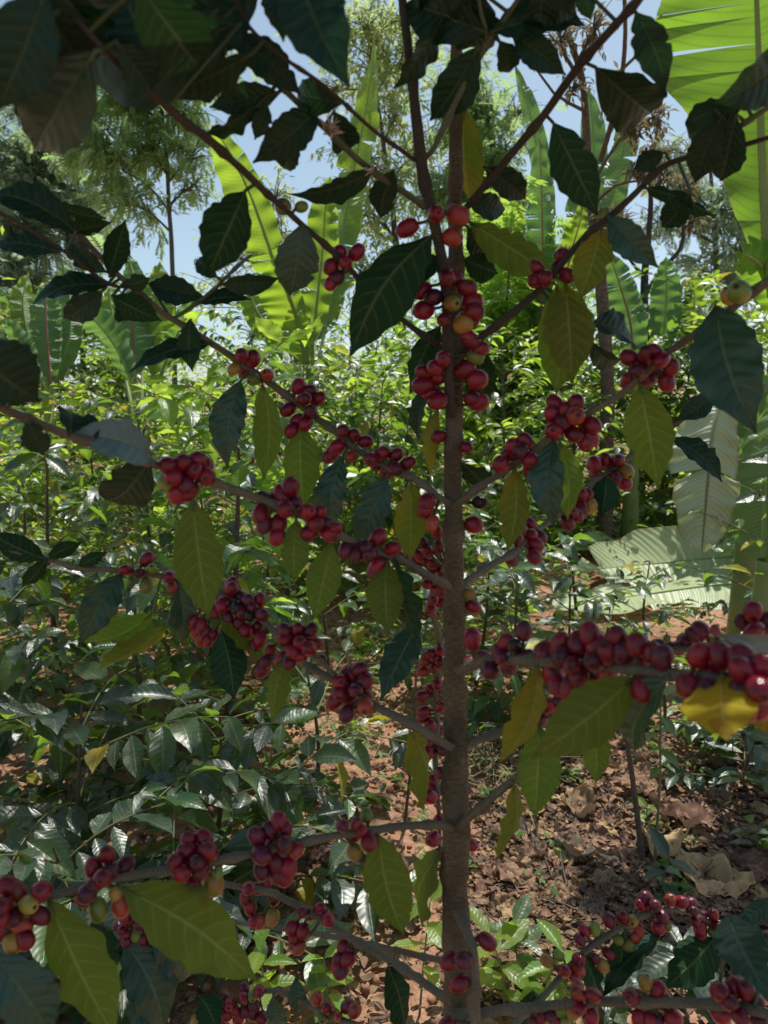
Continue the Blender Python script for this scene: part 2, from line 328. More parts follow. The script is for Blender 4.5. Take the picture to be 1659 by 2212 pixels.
# ------------------------------------------------------------------ the near coffee tree
tree = empty('coffee_tree', (0.057, .585, 0))
props(tree, 'tall foreground coffee tree with red cherries along its branches and dark hanging leaves', 'coffee tree')
TL = tree.location
def branch_pts(data):
    return [tuple(P(x, y, d)) + (r * d / F,) for x, y, d, r in data]
BR = {}      # name -> dense D-space + world samples
def build_stem(key, name, data, mat, sides=14, nodes=None, seed=0, bulge=.35, step=.004, lump=.06):
    c = catmull(branch_pts(data), step); pts = c[:, :3]; rad = c[:, 3].copy()
    r = random.Random(seed); s = np.concatenate([[0], np.cumsum(np.linalg.norm(np.diff(pts, axis=0), axis=1))])
    sp = nodes or .045; ns = np.arange(r.uniform(.01, sp), s[-1], sp)
    for q in ns: rad *= 1 + bulge * np.exp(-((s - q - r.uniform(-.004, .004)) / (.0035 + rad * .25)) ** 2)
    for i in range(len(pts)):
        nv = mnoise.noise_vector(Vector(pts[i]) * 40 + Vector((seed * 3.1, 0, 0))); pts[i] += np.array(nv) * rad[i] * .18
        rad[i] *= 1 + lump * mnoise.noise(Vector(pts[i]) * 90 + Vector((0, seed, 0)))
    rad[-1] *= .4
    tb = TB(); tb.tube(pts, rad, sides, 1 / .1)
    o = tb.build(name, mat, tree, tuple(pts[0]))
    rel = pts - np.array(CP); d = rel @ np.array(FWD); BR[key] = dict(o=o, w=pts, r=rad, d=d, x=829.5 + F * rel[:, 0] / d, y=1106 - F * (rel @ np.array(UP)) / d)
    return o
ground_trunk = on_ground(995, .62)
def to_data(p, r):   # world point -> D data row
    rel = p - CP; d = rel.dot(FWD); return (829.5 + F * rel.x / d, 1106 - F * rel.dot(UP) / d, d, r)
tr_low = to_data(Vector((ground_trunk.x, ground_trunk.y, -.02)), 40)
build_stem('A', 'trunk', [tr_low, (992, 2400, .61, 29), (988, 2212, .615, 28), (984, 1980, .615, 29), (985, 1750, .62, 29), (984, 1600, .62, 26), (984, 1400, .62, 24), (978, 1060, .62, 20), (983, 830, .62, 18), (985, 640, .62, 17), (984, 450, .62, 15.5), (985, 250, .62, 14), (985, 60, .62, 13), (984, -250, .62, 12), (980, -520, .62, 9)], M['trunk'], 20, .07, 1, .14, .003, .14)
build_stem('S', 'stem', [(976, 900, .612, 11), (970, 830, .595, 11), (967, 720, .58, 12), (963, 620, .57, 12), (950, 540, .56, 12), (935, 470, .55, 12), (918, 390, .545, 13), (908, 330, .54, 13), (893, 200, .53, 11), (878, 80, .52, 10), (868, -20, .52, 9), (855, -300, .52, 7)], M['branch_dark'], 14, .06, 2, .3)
BD = {
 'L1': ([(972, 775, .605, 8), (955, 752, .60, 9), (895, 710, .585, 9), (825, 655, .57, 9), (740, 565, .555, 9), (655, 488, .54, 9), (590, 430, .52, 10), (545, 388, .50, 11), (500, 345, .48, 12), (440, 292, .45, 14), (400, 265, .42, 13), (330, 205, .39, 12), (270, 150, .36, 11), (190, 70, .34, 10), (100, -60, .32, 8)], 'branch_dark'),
 'L2': ([(978, 1090, .615, 9), (950, 1075, .612, 9), (905, 1040, .618, 8.5), (840, 1010, .63, 8.5), (780, 977, .64, 8.5), (720, 930, .65, 8.5), (650, 878, .66, 8.5), (598, 838, .66, 8.5), (550, 803, .66, 8.5), (500, 770, .65, 8.5), (450, 737, .64, 8.5), (400, 705, .63, 8), (350, 676, .62, 8), (310, 640, .61, 8), (278, 615, .60, 7.5), (215, 553, .59, 7.5), (165, 500, .58, 7), (125, 455, .57, 6), (100, 425, .56, 4)], 'branch'),
 'L2B': ([(370, 690, .625, 4), (395, 675, .62, 5), (425, 655, .61, 5), (455, 632, .60, 5), (480, 608, .59, 4.5), (515, 573, .58, 4.5), (545, 550, .57, 3.5)], 'twig_green'),
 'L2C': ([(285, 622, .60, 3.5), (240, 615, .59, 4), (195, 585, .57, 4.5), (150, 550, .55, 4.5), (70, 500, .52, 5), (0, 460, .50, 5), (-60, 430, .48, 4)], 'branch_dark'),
 'L3': ([(975, 1272, .615, 10), (955, 1258, .60, 10), (915, 1238, .59, 10), (870, 1212, .58, 10), (800, 1185, .57, 10.5), (740, 1160, .56, 10.5), (690, 1133, .555, 11), (640, 1108, .55, 11), (560, 1077, .55, 11), (470, 1046, .54, 11), (400, 1022, .53, 11), (320, 998, .51, 11), (240, 968, .48, 11), (170, 948, .46, 11), (90, 917, .43, 12), (40, 897, .41, 12), (-60, 850, .38, 11)], 'branch'),
 'L4': ([(975, 1615, .61, 11), (950, 1600, .60, 11), (900, 1570, .60, 11), (830, 1536, .61, 10.5), (795, 1515, .62, 10), (730, 1474, .64, 10), (655, 1432, .66, 9), (610, 1385, .68, 8.5), (575, 1346, .70, 8.5), (520, 1305, .71, 8), (450, 1275, .72, 8), (370, 1252, .72, 8), (355, 1246, .72, 7.5), (265, 1233, .72, 7.5), (175, 1226, .72, 7), (95, 1207, .72, 6), (20, 1190, .71, 4)], 'branch'),
 'L4B': ([(735, 1470, .635, 7), (700, 1435, .63, 7), (672, 1415, .63, 6.5), (640, 1385, .63, 6)], 'branch'),
 'L5': ([(975, 1788, .61, 11), (950, 1782, .595, 11), (900, 1783, .58, 10.5), (850, 1787, .57, 10), (790, 1796, .56, 10), (720, 1806, .55, 10), (640, 1822, .545, 10), (560, 1840, .54, 10.5), (470, 1860, .53, 10.5), (370, 1878, .52, 10.5), (270, 1893, .51, 10.5), (170, 1920, .50, 10.5), (90, 1942, .49, 10.5), (30, 1968, .48, 10), (-70, 2000, .47, 9)], 'branch'),
 'L6': ([(980, 2165, .63, 10), (955, 2150, .65, 11), (900, 2112, .67, 10.5), (830, 2068, .69, 10), (760, 2028, .71, 9.5), (680, 1976, .72, 9), (620, 1945, .73, 9), (575, 1925, .73, 8.5), (525, 1917, .73, 8), (485, 1908, .73, 7.5), (430, 1885, .73, 6), (390, 1870, .73, 4)], 'branch'),
 'L7': ([(985, 2300, .62, 8), (900, 2265, .70, 8), (830, 2240, .78, 8), (755, 2210, .83, 8), (690, 2182, .86, 8), (645, 2158, .88, 8), (590, 2140, .89, 7), (530, 2150, .90, 6), (450, 2185, .90, 5), (400, 2215, .9, 3)], 'branch'),
 'L8': ([(978, 2080, .65, 8), (700, 2020, .85, 7), (500, 1990, .93, 6), (380, 1975, .95, 6), (300, 1985, .95, 5), (250, 2010, .95, 3)], 'branch'),
 'V1': ([(985, 1970, .60, 9), (998, 1985, .585, 11), (1012, 2020, .575, 11), (1022, 2060, .57, 10.5), (1026, 2120, .57, 11), (1026, 2200, .57, 12), (1026, 2300, .57, 12), (1018, 2420, .58, 10), (1000, 2520, .60, 8)], 'branch'),
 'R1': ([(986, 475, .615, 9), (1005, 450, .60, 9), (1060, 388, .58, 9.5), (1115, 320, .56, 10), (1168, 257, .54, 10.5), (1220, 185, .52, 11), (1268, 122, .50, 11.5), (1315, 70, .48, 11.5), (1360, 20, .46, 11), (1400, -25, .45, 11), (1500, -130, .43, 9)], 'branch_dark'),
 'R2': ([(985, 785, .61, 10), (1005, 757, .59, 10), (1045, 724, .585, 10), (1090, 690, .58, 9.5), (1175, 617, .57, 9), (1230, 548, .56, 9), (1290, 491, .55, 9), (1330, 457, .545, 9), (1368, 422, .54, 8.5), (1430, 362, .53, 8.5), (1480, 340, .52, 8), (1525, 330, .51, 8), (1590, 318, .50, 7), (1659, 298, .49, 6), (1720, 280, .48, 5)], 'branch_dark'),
 'R2B': ([(1510, 334, .515, 5), (1540, 310, .50, 6), (1572, 290, .49, 6.5), (1610, 265, .48, 6.5), (1659, 233, .47, 6), (1720, 200, .46, 5)], 'twig_green'),
 'R3': ([(982, 1095, .61, 10), (1003, 1078, .595, 10), (1035, 1052, .59, 9.5), (1070, 1030, .59, 9), (1130, 990, .585, 9), (1182, 950, .58, 9), (1270, 893, .57, 9), (1345, 848, .56, 9), (1400, 800, .55, 9), (1445, 760, .54, 9.5), (1520, 710, .52, 10), (1570, 675, .50, 10.5), (1610, 645, .49, 11), (1659, 608, .48, 11), (1730, 560, .46, 9)], 'branch'),
 'R4': ([(988, 1275, .62, 10), (1010, 1255, .625, 10), (1050, 1228, .65, 9.5), (1095, 1202, .68, 9), (1135, 1168, .71, 8.5), (1165, 1142, .74, 8), (1210, 1108, .78, 7.5), (1265, 1054, .82, 7), (1320, 1018, .84, 7), (1390, 965, .86, 6.5), (1445, 928, .86, 6), (1500, 885, .85, 5.5), (1540, 845, .84, 4)], 'branch'),
 'R5': ([(990, 1450, .605, 10), (1010, 1440, .58, 11), (1060, 1424, .545, 11), (1120, 1425, .50, 12), (1200, 1432, .46, 12), (1300, 1440, .43, 12.5), (1405, 1452, .40, 13), (1480, 1458, .38, 13.5), (1560, 1472, .36, 14), (1659, 1497, .34, 15), (1760, 1530, .32, 14)], 'branch'),
 'R5B': ([(1130, 1424, .50, 8), (1200, 1405, .52, 8.5), (1300, 1402, .54, 8.5), (1400, 1405, .55, 8.5), (1480, 1402, .55, 8.5), (1560, 1391, .53, 9), (1612, 1376, .51, 9), (1670, 1360, .50, 9), (1740, 1340, .48, 8)], 'branch'),
 'R6': ([(990, 1620, .62, 10), (1012, 1607, .62, 10), (1070, 1586, .62, 9), (1145, 1559, .61, 8.5), (1200, 1540, .60, 8), (1270, 1520, .59, 7), (1350, 1490, .58, 5)], 'branch'),
 'R7': ([(992, 1785, .61, 11), (1015, 1764, .60, 11), (1060, 1725, .59, 10.5), (1110, 1684, .58, 10.5), (1160, 1640, .57, 9), (1220, 1595, .56, 8), (1290, 1555, .55, 6), (1350, 1520, .54, 4)], 'branch'),
 'R8': ([(1000, 2230, .60, 10), (1035, 2192, .585, 11), (1110, 2179, .575, 11), (1170, 2175, .565, 11), (1230, 2169, .56, 11), (1355, 2163, .54, 11), (1440, 2165, .525, 11), (1530, 2169, .51, 11), (1600, 2178, .50, 11), (1659, 2190, .49, 11), (1740, 2210, .48, 9)], 'branch'),
 'R9': ([(995, 2420, .62, 8), (1050, 2300, .68, 8), (1110, 2215, .73, 8), (1170, 2158, .76, 8), (1212, 2108, .78, 8), (1270, 2049, .80, 8), (1340, 2004, .81, 8), (1395, 1975, .82, 7.5), (1445, 1963, .83, 7), (1505, 1978, .84, 6), (1560, 2010, .85, 4)], 'branch'),
 'B1': ([(990, 1215, .63, 8), (960, 1230, .68, 8), (935, 1270, .76, 8), (938, 1330, .82, 8), (948, 1380, .84, 7.5), (946, 1440, .85, 7), (940, 1500, .86, 6.5), (946, 1570, .86, 6), (940, 1640, .86, 5.5), (946, 1720, .85, 5), (950, 1800, .84, 4), (948, 1860, .84, 3)], 'branch'),
 'T1': ([(912, 348, .545, 6), (935, 325, .54, 7), (965, 260, .53, 8), (995, 200, .52, 8.5), (1025, 140, .51, 9), (1052, 95, .50, 9), (1085, 50, .49, 8), (1110, 15, .48, 7.5), (1160, -60, .46, 6)], 'twig_green'),
 'T1B': ([(1055, 95, .50, 6), (1050, 70, .495, 7), (1040, 30, .49, 6), (1030, -30, .48, 4)], 'twig_green'),
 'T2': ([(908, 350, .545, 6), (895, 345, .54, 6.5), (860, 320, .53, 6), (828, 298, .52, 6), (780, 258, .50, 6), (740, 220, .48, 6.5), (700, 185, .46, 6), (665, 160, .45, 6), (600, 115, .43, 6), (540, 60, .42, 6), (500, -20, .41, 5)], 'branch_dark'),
 'T3': ([(980, 465, .618, 7), (925, 448, .60, 8), (880, 420, .58, 8), (830, 388, .56, 8), (790, 358, .54, 8), (750, 323, .52, 8), (700, 275, .50, 8), (645, 224, .49, 8), (600, 180, .475, 8), (565, 145, .465, 8), (525, 110, .455, 8), (488, 88, .45, 7), (430, 30, .44, 6), (380, -30, .43, 4)], 'twig_green'),
}
for i, (k, (dat, mt)) in enumerate(BD.items()):
    sc_ = .97 if k in ('R5', 'R8', 'V1') else .70 if k in ('L1', 'T2') else .84
    build_stem(k, 'branch', [(a, b, c, r_ * sc_) for a, b, c, r_ in dat], M[mt], 12, .05, 10 + i, .42)

# --- cherries
def cherry_mesh(mat):
    """ellipsoid along +Z with a sunken calyx scar at the tip"""
    nr, ns = 14, 18; V = []; mi = []; Fq = []
    for i in range(nr + 1):
        th = math.pi * i / nr; rr = math.sin(th) ** .92 * .93; z = math.cos(th) * 1.08
        if th < .30: z -= .10 * (1 - th / .30) ** .7
        if th > 2.85: z += .08
        for j in range(ns): V.append((rr * math.cos(2 * math.pi * j / ns), rr * math.sin(2 * math.pi * j / ns), z))
    for i in range(nr):
        for j in range(ns):
            Fq.append((i * ns + j, (i + 1) * ns + j, (i + 1) * ns + (j + 1) % ns, i * ns + (j + 1) % ns)); mi.append(1 if i == 0 else 0)
    o = mesh('cherry', V, Fq, [mat, M['scar']], None, mi); me = o.data; bpy.data.objects.remove(o); return me
CM = {k: cherry_mesh(m) for k, m in CH.items()}
def near(key, x, y):
    b = BR[key]; i = int(np.argmin((b['x'] - x) ** 2 + (b['y'] - y) ** 2)); return b, i
CL = []   # (branch key, default size, front/back bias, text)
def C(key, size, txt, dz=0.0): CL.append((key, size, dz, txt))
C('S', 48, '880 493 r 50;942 462 r 46;977 512 o 46;990 465 p 50')
C('L1', 40, '735 545 r;715 577 r;747 567 r;771 545 r;715 612 r 36;729 600 d 36')
C('S', 46, '912 628 r;915 670 r 50;936 642 d;980 605 r 48;1008 622 r;1020 652 r 48;1012 690 r;1024 672 r;977 655 y 46;1000 700 y 48;965 600 r;958 690 r 36')
C('R2', 42, '1155 607 r 40;1177 602 r 40;1226 595 r 40;1215 552 r;1160 578 r 34;1205 575 d 36')
C('S', 46, '940 795 r;913 832 r 48;942 814 r 48;934 852 r;946 866 r;1003 797 r 50;1030 820 r 50;1022 862 r;1034 868 r;1018 738 r 42;1012 728 r 40;1036 755 r 42;1027 772 g 40;958 775 r 40;916 803 r 40')
C('A', 40, '947 943 r 34;1008 966 r 30')
C('L2', 40, '524 768 r;546 775 r 42;530 799 r 42;505 797 y 32;578 810 o 32;548 820 g 30')
C('L2', 38, '645 835 r;657 862 r;687 862 r;622 885 r;642 910 r;632 930 r;660 914 r;672 888 d 34;668 845 d 34')
C('L2', 38, '742 930 r;766 940 r 34;790 954 r 34;728 965 r 36;713 985 r;761 985 o 32;720 975 r;750 955 d')
C('L2', 38, '802 992 r;825 980 r;855 983 r 36;880 1002 r;835 1018 r 40;853 1012 d;812 1005 d 34')
C('L3', 46, '363 1005 r;392 1000 r;422 997 r 50;446 1030 r;375 1030 r 48;405 1062 r 50;380 1066 r;418 1016 r 50;357 1042 g 42;400 1045 d;442 1008 r')
C('L3', 44, '627 1053 r 46;608 1068 r;567 1076 d;590 1086 d;616 1100 r 44;562 1110 r;600 1134 r 46;570 1132 d;599 1160 r;638 1085 d 38')
C('L3', 42, '665 1105 r;690 1108 r;681 1130 r 44;711 1152 r 42;668 1150 r;700 1130 d;726 1140 r 38')
C('L3', 42, '817 1160 r 42;797 1196 d;848 1185 r;770 1196 d;815 1222 r 42;788 1180 d;747 1190 d 38;808 1236 r 36;830 1200 d')
C('L2', 40, '922 1085 r 42;918 1102 r 38;933 1130 o 38')
C('A', 40, '1037 1085 k 36;1023 1133 r 42')
C('B1', 31, '870 1161 r;945 1151 r;925 1191 r;947 1181 r;900 1213 d;937 1218 r;907 1201 r;935 1236 r;952 1241 r;925 1261 r 32;935 1296 r;930 1316 r;952 1273 r 42;887 1291 d 26;895 1331 d;952 1300 r;880 1185 r 26;865 1200 r 24;910 1170 d;942 1330 d')
C('A', 40, '1022 1310 r 38;1014 1282 y 30')
C('R3', 42, '1082 1003 r 44;1110 968 r 44;1135 953 r;1104 980 d;1143 992 r;1146 1018 r 38;1125 975 d')
C('R3', 44, '1200 873 r 46;1243 873 r;1194 895 r 46;1243 899 o 48;1277 918 r 46;1197 930 r 46;1240 938 r;1265 954 r 46;1220 888 r;1218 912 d;1275 945 r')
C('R3', 44, '1360 773 r 46;1396 768 r 46;1430 778 r;1450 794 r 40;1359 823 r 46;1395 818 d 46;1440 826 r 44;1412 760 r 42;1415 800 d;1378 800 d')
C('R4', 34, '1285 1003 r 38;1307 993 r 34;1336 993 r 38;1352 1018 y 38;1350 1043 r 36;1287 1025 r 30;1320 1005 r;1330 1030 d 30')
C('R4', 36, '1255 1068 r;1270 1068 r;1276 1093 y 36;1256 1098 r 38;1245 1112 r;1226 1130 r 34;1262 1080 d;1235 1105 r 34')
C('R4', 38, '1125 1146 r;1147 1136 r;1156 1176 r 40;1153 1201 r 38;1105 1208 d 36;1148 1155 r;1165 1160 d;1118 1165 d')
C('L4', 36, '500 1261 r;500 1272 r;516 1286 d;480 1306 r 40;466 1321 r;535 1296 d 38;560 1298 r 36;514 1313 k 38;540 1328 k 32;566 1327 d 40;493 1336 d 36;517 1346 r;530 1364 r 40;558 1356 d 38;562 1381 r;550 1396 r 38;566 1446 r 38;524 1322 r;545 1312 r;530 1300 d;585 1405 r 30;575 1430 d 34')
C('L4', 34, '420 1343 r;436 1351 r 36;434 1379 o 36;460 1374 r;424 1367 o 30;446 1362 d 30;450 1385 r 28')
C('L4B', 38, '643 1361 r;671 1361 d 38;616 1361 d 36;617 1381 r 40;666 1376 r 38;666 1401 r 42;634 1406 r;609 1423 r 40;625 1431 r;682 1389 r 30;695 1424 d 32;648 1388 r 38;650 1415 r')
C('L4', 42, '755 1451 r;776 1448 r;735 1473 r 44;757 1471 r 44;787 1474 r 44;724 1514 r 44;748 1502 o 42;790 1504 r 44;750 1542 d 40;790 1526 o 42;768 1490 d;735 1495 r;770 1515 d 40;765 1455 r')
C('L4', 32, '317 1208 r 36;272 1231 r 32;300 1238 d 30;328 1228 g 26;315 1264 g 34;366 1246 r 34;373 1269 o 28')
C('B1', 31, '932 1411 r;950 1406 r;920 1428 o;938 1441 r;914 1451 o 30;950 1431 r;945 1478 r 30;927 1491 r 32;912 1503 r 32;952 1490 r;952 1526 r;915 1537 r 30;915 1549 r 34;930 1567 r 28;950 1578 d 30;922 1606 r 32;942 1606 d 30;922 1628 r 34;954 1621 d 28;925 1418 r;940 1422 r 28')
C('B1', 36, '933 1687 r 40;928 1720 r 40;952 1670 d 34;950 1775 r;936 1812 r 38;950 1846 r 30;1018 1825 r 30;944 1705 d')
C('R5', 46, '1020 1381 r 48;1015 1433 r 46')
C('R5', 48, '1132 1363 d 46;1094 1388 r 48;1111 1397 k 44;1060 1446 d 50;1082 1408 r;1140 1421 d 46;1046 1420 d 40;1100 1440 d 46;1085 1420 d')
C('R5', 56, '1180 1408 r 58;1210 1391 r;1250 1391 r 58;1275 1371 r 56;1312 1411 r 62;1330 1378 r 58;1376 1393 r 56;1378 1427 r 62;1195 1456 r 58;1237 1437 r 54;1230 1487 r 56;1275 1471 d 52;1312 1462 o 54;1387 1488 r 58;1430 1421 d 58;1215 1420 d;1285 1430 d;1345 1410 d;1250 1460 r 54;1205 1480 r 50;1290 1395 r;1410 1410 r 50')
C('R5', 64, '1490 1482 r 66;1510 1416 r 62;1541 1458 r 66;1556 1416 r 62;1604 1452 r 76;1604 1424 r 70;1640 1490 r 70;1650 1440 r 70;1605 1531 o 66;1570 1475 d 60;1640 1530 r 60;1530 1490 d 54;1600 1490 d 60')
C('R5B', 42, '1480 1386 d 46;1513 1361 d 44;1545 1363 p 28;1500 1372 d 40;1465 1400 d 40;1626 1321 r 50;1630 1362 r 50;1648 1396 r 46;1445 1400 d 40;1420 1395 d 40;1440 1380 g 20;1655 1340 d 46;1605 1345 d 40')
C('R6', 40, '1150 1529 d 42;1186 1523 r;1167 1556 r 42;1205 1518 d 36;1170 1535 d 36')
C('L5', 36, '740 1784 d 38;770 1780 p 30;792 1761 g 32;765 1804 r 38;797 1818 r 42;765 1840 y 36;782 1795 r 32')
C('L5', 46, '601 1774 r 42;555 1806 d 46;583 1794 d 44;618 1791 r 38;615 1824 d 50;565 1846 d 48;597 1864 r 48;565 1881 d 42;612 1892 r 46;622 1874 r;640 1838 o 36;585 1830 r;600 1890 r 40')
C('L5', 46, '441 1810 r 42;407 1815 r 40;405 1839 r 50;451 1839 r 50;392 1884 r 46;434 1881 r 46;417 1917 r 46;462 1910 y 50;380 1860 r 40;440 1858 d 40;425 1862 d;470 1885 g 30')
C('L5', 44, '232 1846 r 46;202 1874 r;222 1896 r 46;270 1869 d 48;188 1930 d 50;212 1965 g 50;262 1957 o 46;205 1910 d;178 1945 r 36;240 1880 d 40;250 1930 y 36')
C('L5', 50, '16 1914 r 50;38 1926 o 50;90 1924 r 48;62 1954 y 50;4 1960 r 50;47 2000 o 48;88 1978 d 46;8 2009 r 54;55 2030 r 46;28 2036 y 46;30 1980 d;0 1985 r')
C('L8', 30, '272 1984 r;290 1960 r;302 1979 r;255 1999 d;270 2014 r;327 2000 d;310 2029 r;293 2022 g 26;272 2032 d;300 1995 r;285 1975 d;262 2010 r 26')
C('L6', 34, '537 1919 r 36;560 1919 d 36;592 1940 d 38;540 1960 r 36;562 1990 o 36;588 1981 y 36;575 1905 r 28;530 1940 r 30;548 1990 r 28')
C('L6', 34, '655 1969 d 36;671 1974 r 36;690 1961 r 32;708 1987 r 34;632 2004 r 34;655 2012 r 36;647 2047 o 34;635 2028 r 28;700 1972 d 28')
C('L6', 36, '742 2046 r 36;752 2072 r 38;737 2098 d 38;728 2090 r 32;758 2055 d 30;730 2070 d 28')
C('L7', 31, '442 2192 r;465 2178 d;460 2195 d;495 2169 r;487 2155 d;525 2154 r;528 2134 d 28;548 2171 d 34;560 2141 r;490 2190 r;515 2200 r;545 2190 d;565 2200 r;545 2152 g 26;425 2205 y;478 2205 d;530 2185 d;505 2180 r')
C('L7', 30, '685 2157 o 32;706 2177 r 32;751 2174 d 36;766 2182 o 34;698 2198 g 28;730 2195 o 26')
C('V1', 42, '1052 2034 r 46;970 2076 r 46;1000 2074 d 44;992 2124 r 46;965 2215 r 42')
C('R8', 42, '1365 2152 r 46;1395 2124 y 38;1420 2136 r 40;1430 2160 d 52;1380 2200 r;1420 2208 d;1455 2200 r;1405 2205 r;1445 2178 d 36')
C('R8', 46, '1555 2142 r 54;1585 2134 r 50;1626 2165 d 54;1557 2190 r 48;1598 2196 r 46;1640 2205 d 48;1575 2165 d;1610 2140 r 44')
C('R8', 38, '1252 2175 r 42;1282 2150 r 40;1277 2195 r 38;1250 2145 o 36;1248 2128 o 30;1232 2141 g 26;1275 2165 d;1235 2190 y 30')
C('R9', 32, '1182 2076 y 34;1206 2064 g 28;1220 2097 r 34;1250 2074 r 34;1250 2092 o 36;1302 2086 y 34;1315 2060 r 32;1285 2070 d 26;1240 2110 r 28')
C('R9', 31, '1262 2010 r 30;1252 2030 d 28;1285 2007 g;1302 2018 g 28;1315 1987 d 34;1345 1981 r 32;1366 1990 y 32;1380 2010 o 30;1370 2025 o 28;1357 2042 g 32;1335 2030 g 26')
C('R9', 32, '1395 1940 d 34;1415 1957 d 36;1430 1980 d 36;1421 2004 r 32;1385 1955 r 28;1448 1944 o 30;1471 1949 r 34;1492 1951 d 28;1497 1968 d 26;1440 2000 g 24')
C('R9', 32, '1512 2004 r 34;1540 1976 r 32;1518 1976 d 26;1550 2002 r 30;1540 2012 g 28;1514 2018 d 30;1562 2014 r 28;1557 2036 y 30;1579 2016 r 24;1530 1990 d 28;1502 1990 r 28')
C('R8', 30, '1170 2200 r;1190 2195 d;1200 2206 r;1220 2208 g;1155 2210 d')
C('R3', 46, '1575 640 y 44;1597 631 g 54')
C('L1', 40, '611 446 g 44;651 447 g 30')
C('R2', 34, '1304 464 g 34')
cr = random.Random(5)
n_ch = 0
for key, size, dz, txt in CL:
    ents = [e.split() for e in txt.split(';')]
    cx = sum(float(e[0]) for e in ents) / len(ents); cy = sum(float(e[1]) for e in ents) / len(ents)
    b0, i0 = near(key, cx, cy); org = Vector(b0['w'][i0])
    tb = TB(); items = []; idx = []
    for q, e in enumerate(ents):
        x, y, k = float(e[0]), float(e[1]), e[2]; s = float(e[3]) if len(e) > 3 else size
        b, i = near(key, x, y); d0 = b['d'][i]; pr = s / 2 * d0 / F
        off2 = math.hypot(b['x'][i] - x, b['y'][i] - y) * d0 / F
        rr = b['r'][i] + pr * .95
        # cherries sit in a whorl round the node: those near the branch line lie in front of or behind it
        dep = math.sqrt(max(0, rr * rr - off2 * off2))
        sgn = -1 if cr.random() < .8 else 1
        if k in 'd' : sgn = 1 if cr.random() < .45 else -1
        d = d0 + sgn * dep + cr.uniform(-.0025, .0025) + dz
        p = P(x, y, d); rad = s / 2 * d / F * .925
        ai = max(0, min(len(b['w']) - 1, i + cr.randint(-1, 1))); idx.append(ai); a = Vector(b['w'][ai])
        ax = (p - a); ax = ax.normalized() if ax.length > 1e-5 else Vector((0, 0, -1))
        ax = (ax + Vector((cr.uniform(-.35, .35), cr.uniform(-.45, .15), cr.uniform(-.5, .1)))).normalized()
        items.append((k, p, rad, ax)); base = p - ax * rad * .95
        midp = (a + base) / 2 + Vector((0, 0, -.001))
        tb.tube([tuple(a), tuple(midp), tuple(base), tuple(base + ax * rad * .25)], [.0016, .0012, .0013, .001], 5)
    i_0, i_1 = max(0, min(idx) - 1), min(len(b0['w']), max(idx) + 2)
    tb.tube(b0['w'][i_0:i_1], b0['r'][i_0:i_1] * .6, 6)
    cl = tb.build('cherry_cluster', M['stalk'], tree, tuple(org))
    for k, p, rad, ax in items:
        o = bpy.data.objects.new('cherry', CM[k]); COL.objects.link(o); o.parent = cl
        o.location = p - org; o.rotation_mode = 'QUATERNION'
        o.rotation_quaternion = ax.to_track_quat('Z', 'Y') @ Quaternion((0, 0, 1), cr.uniform(0, 6.28))
        f = cr.uniform(.88, 1.06); o.scale = (rad * f, rad * f * cr.uniform(.94, 1.03), rad * cr.uniform(1.0, 1.12)); n_ch += 1

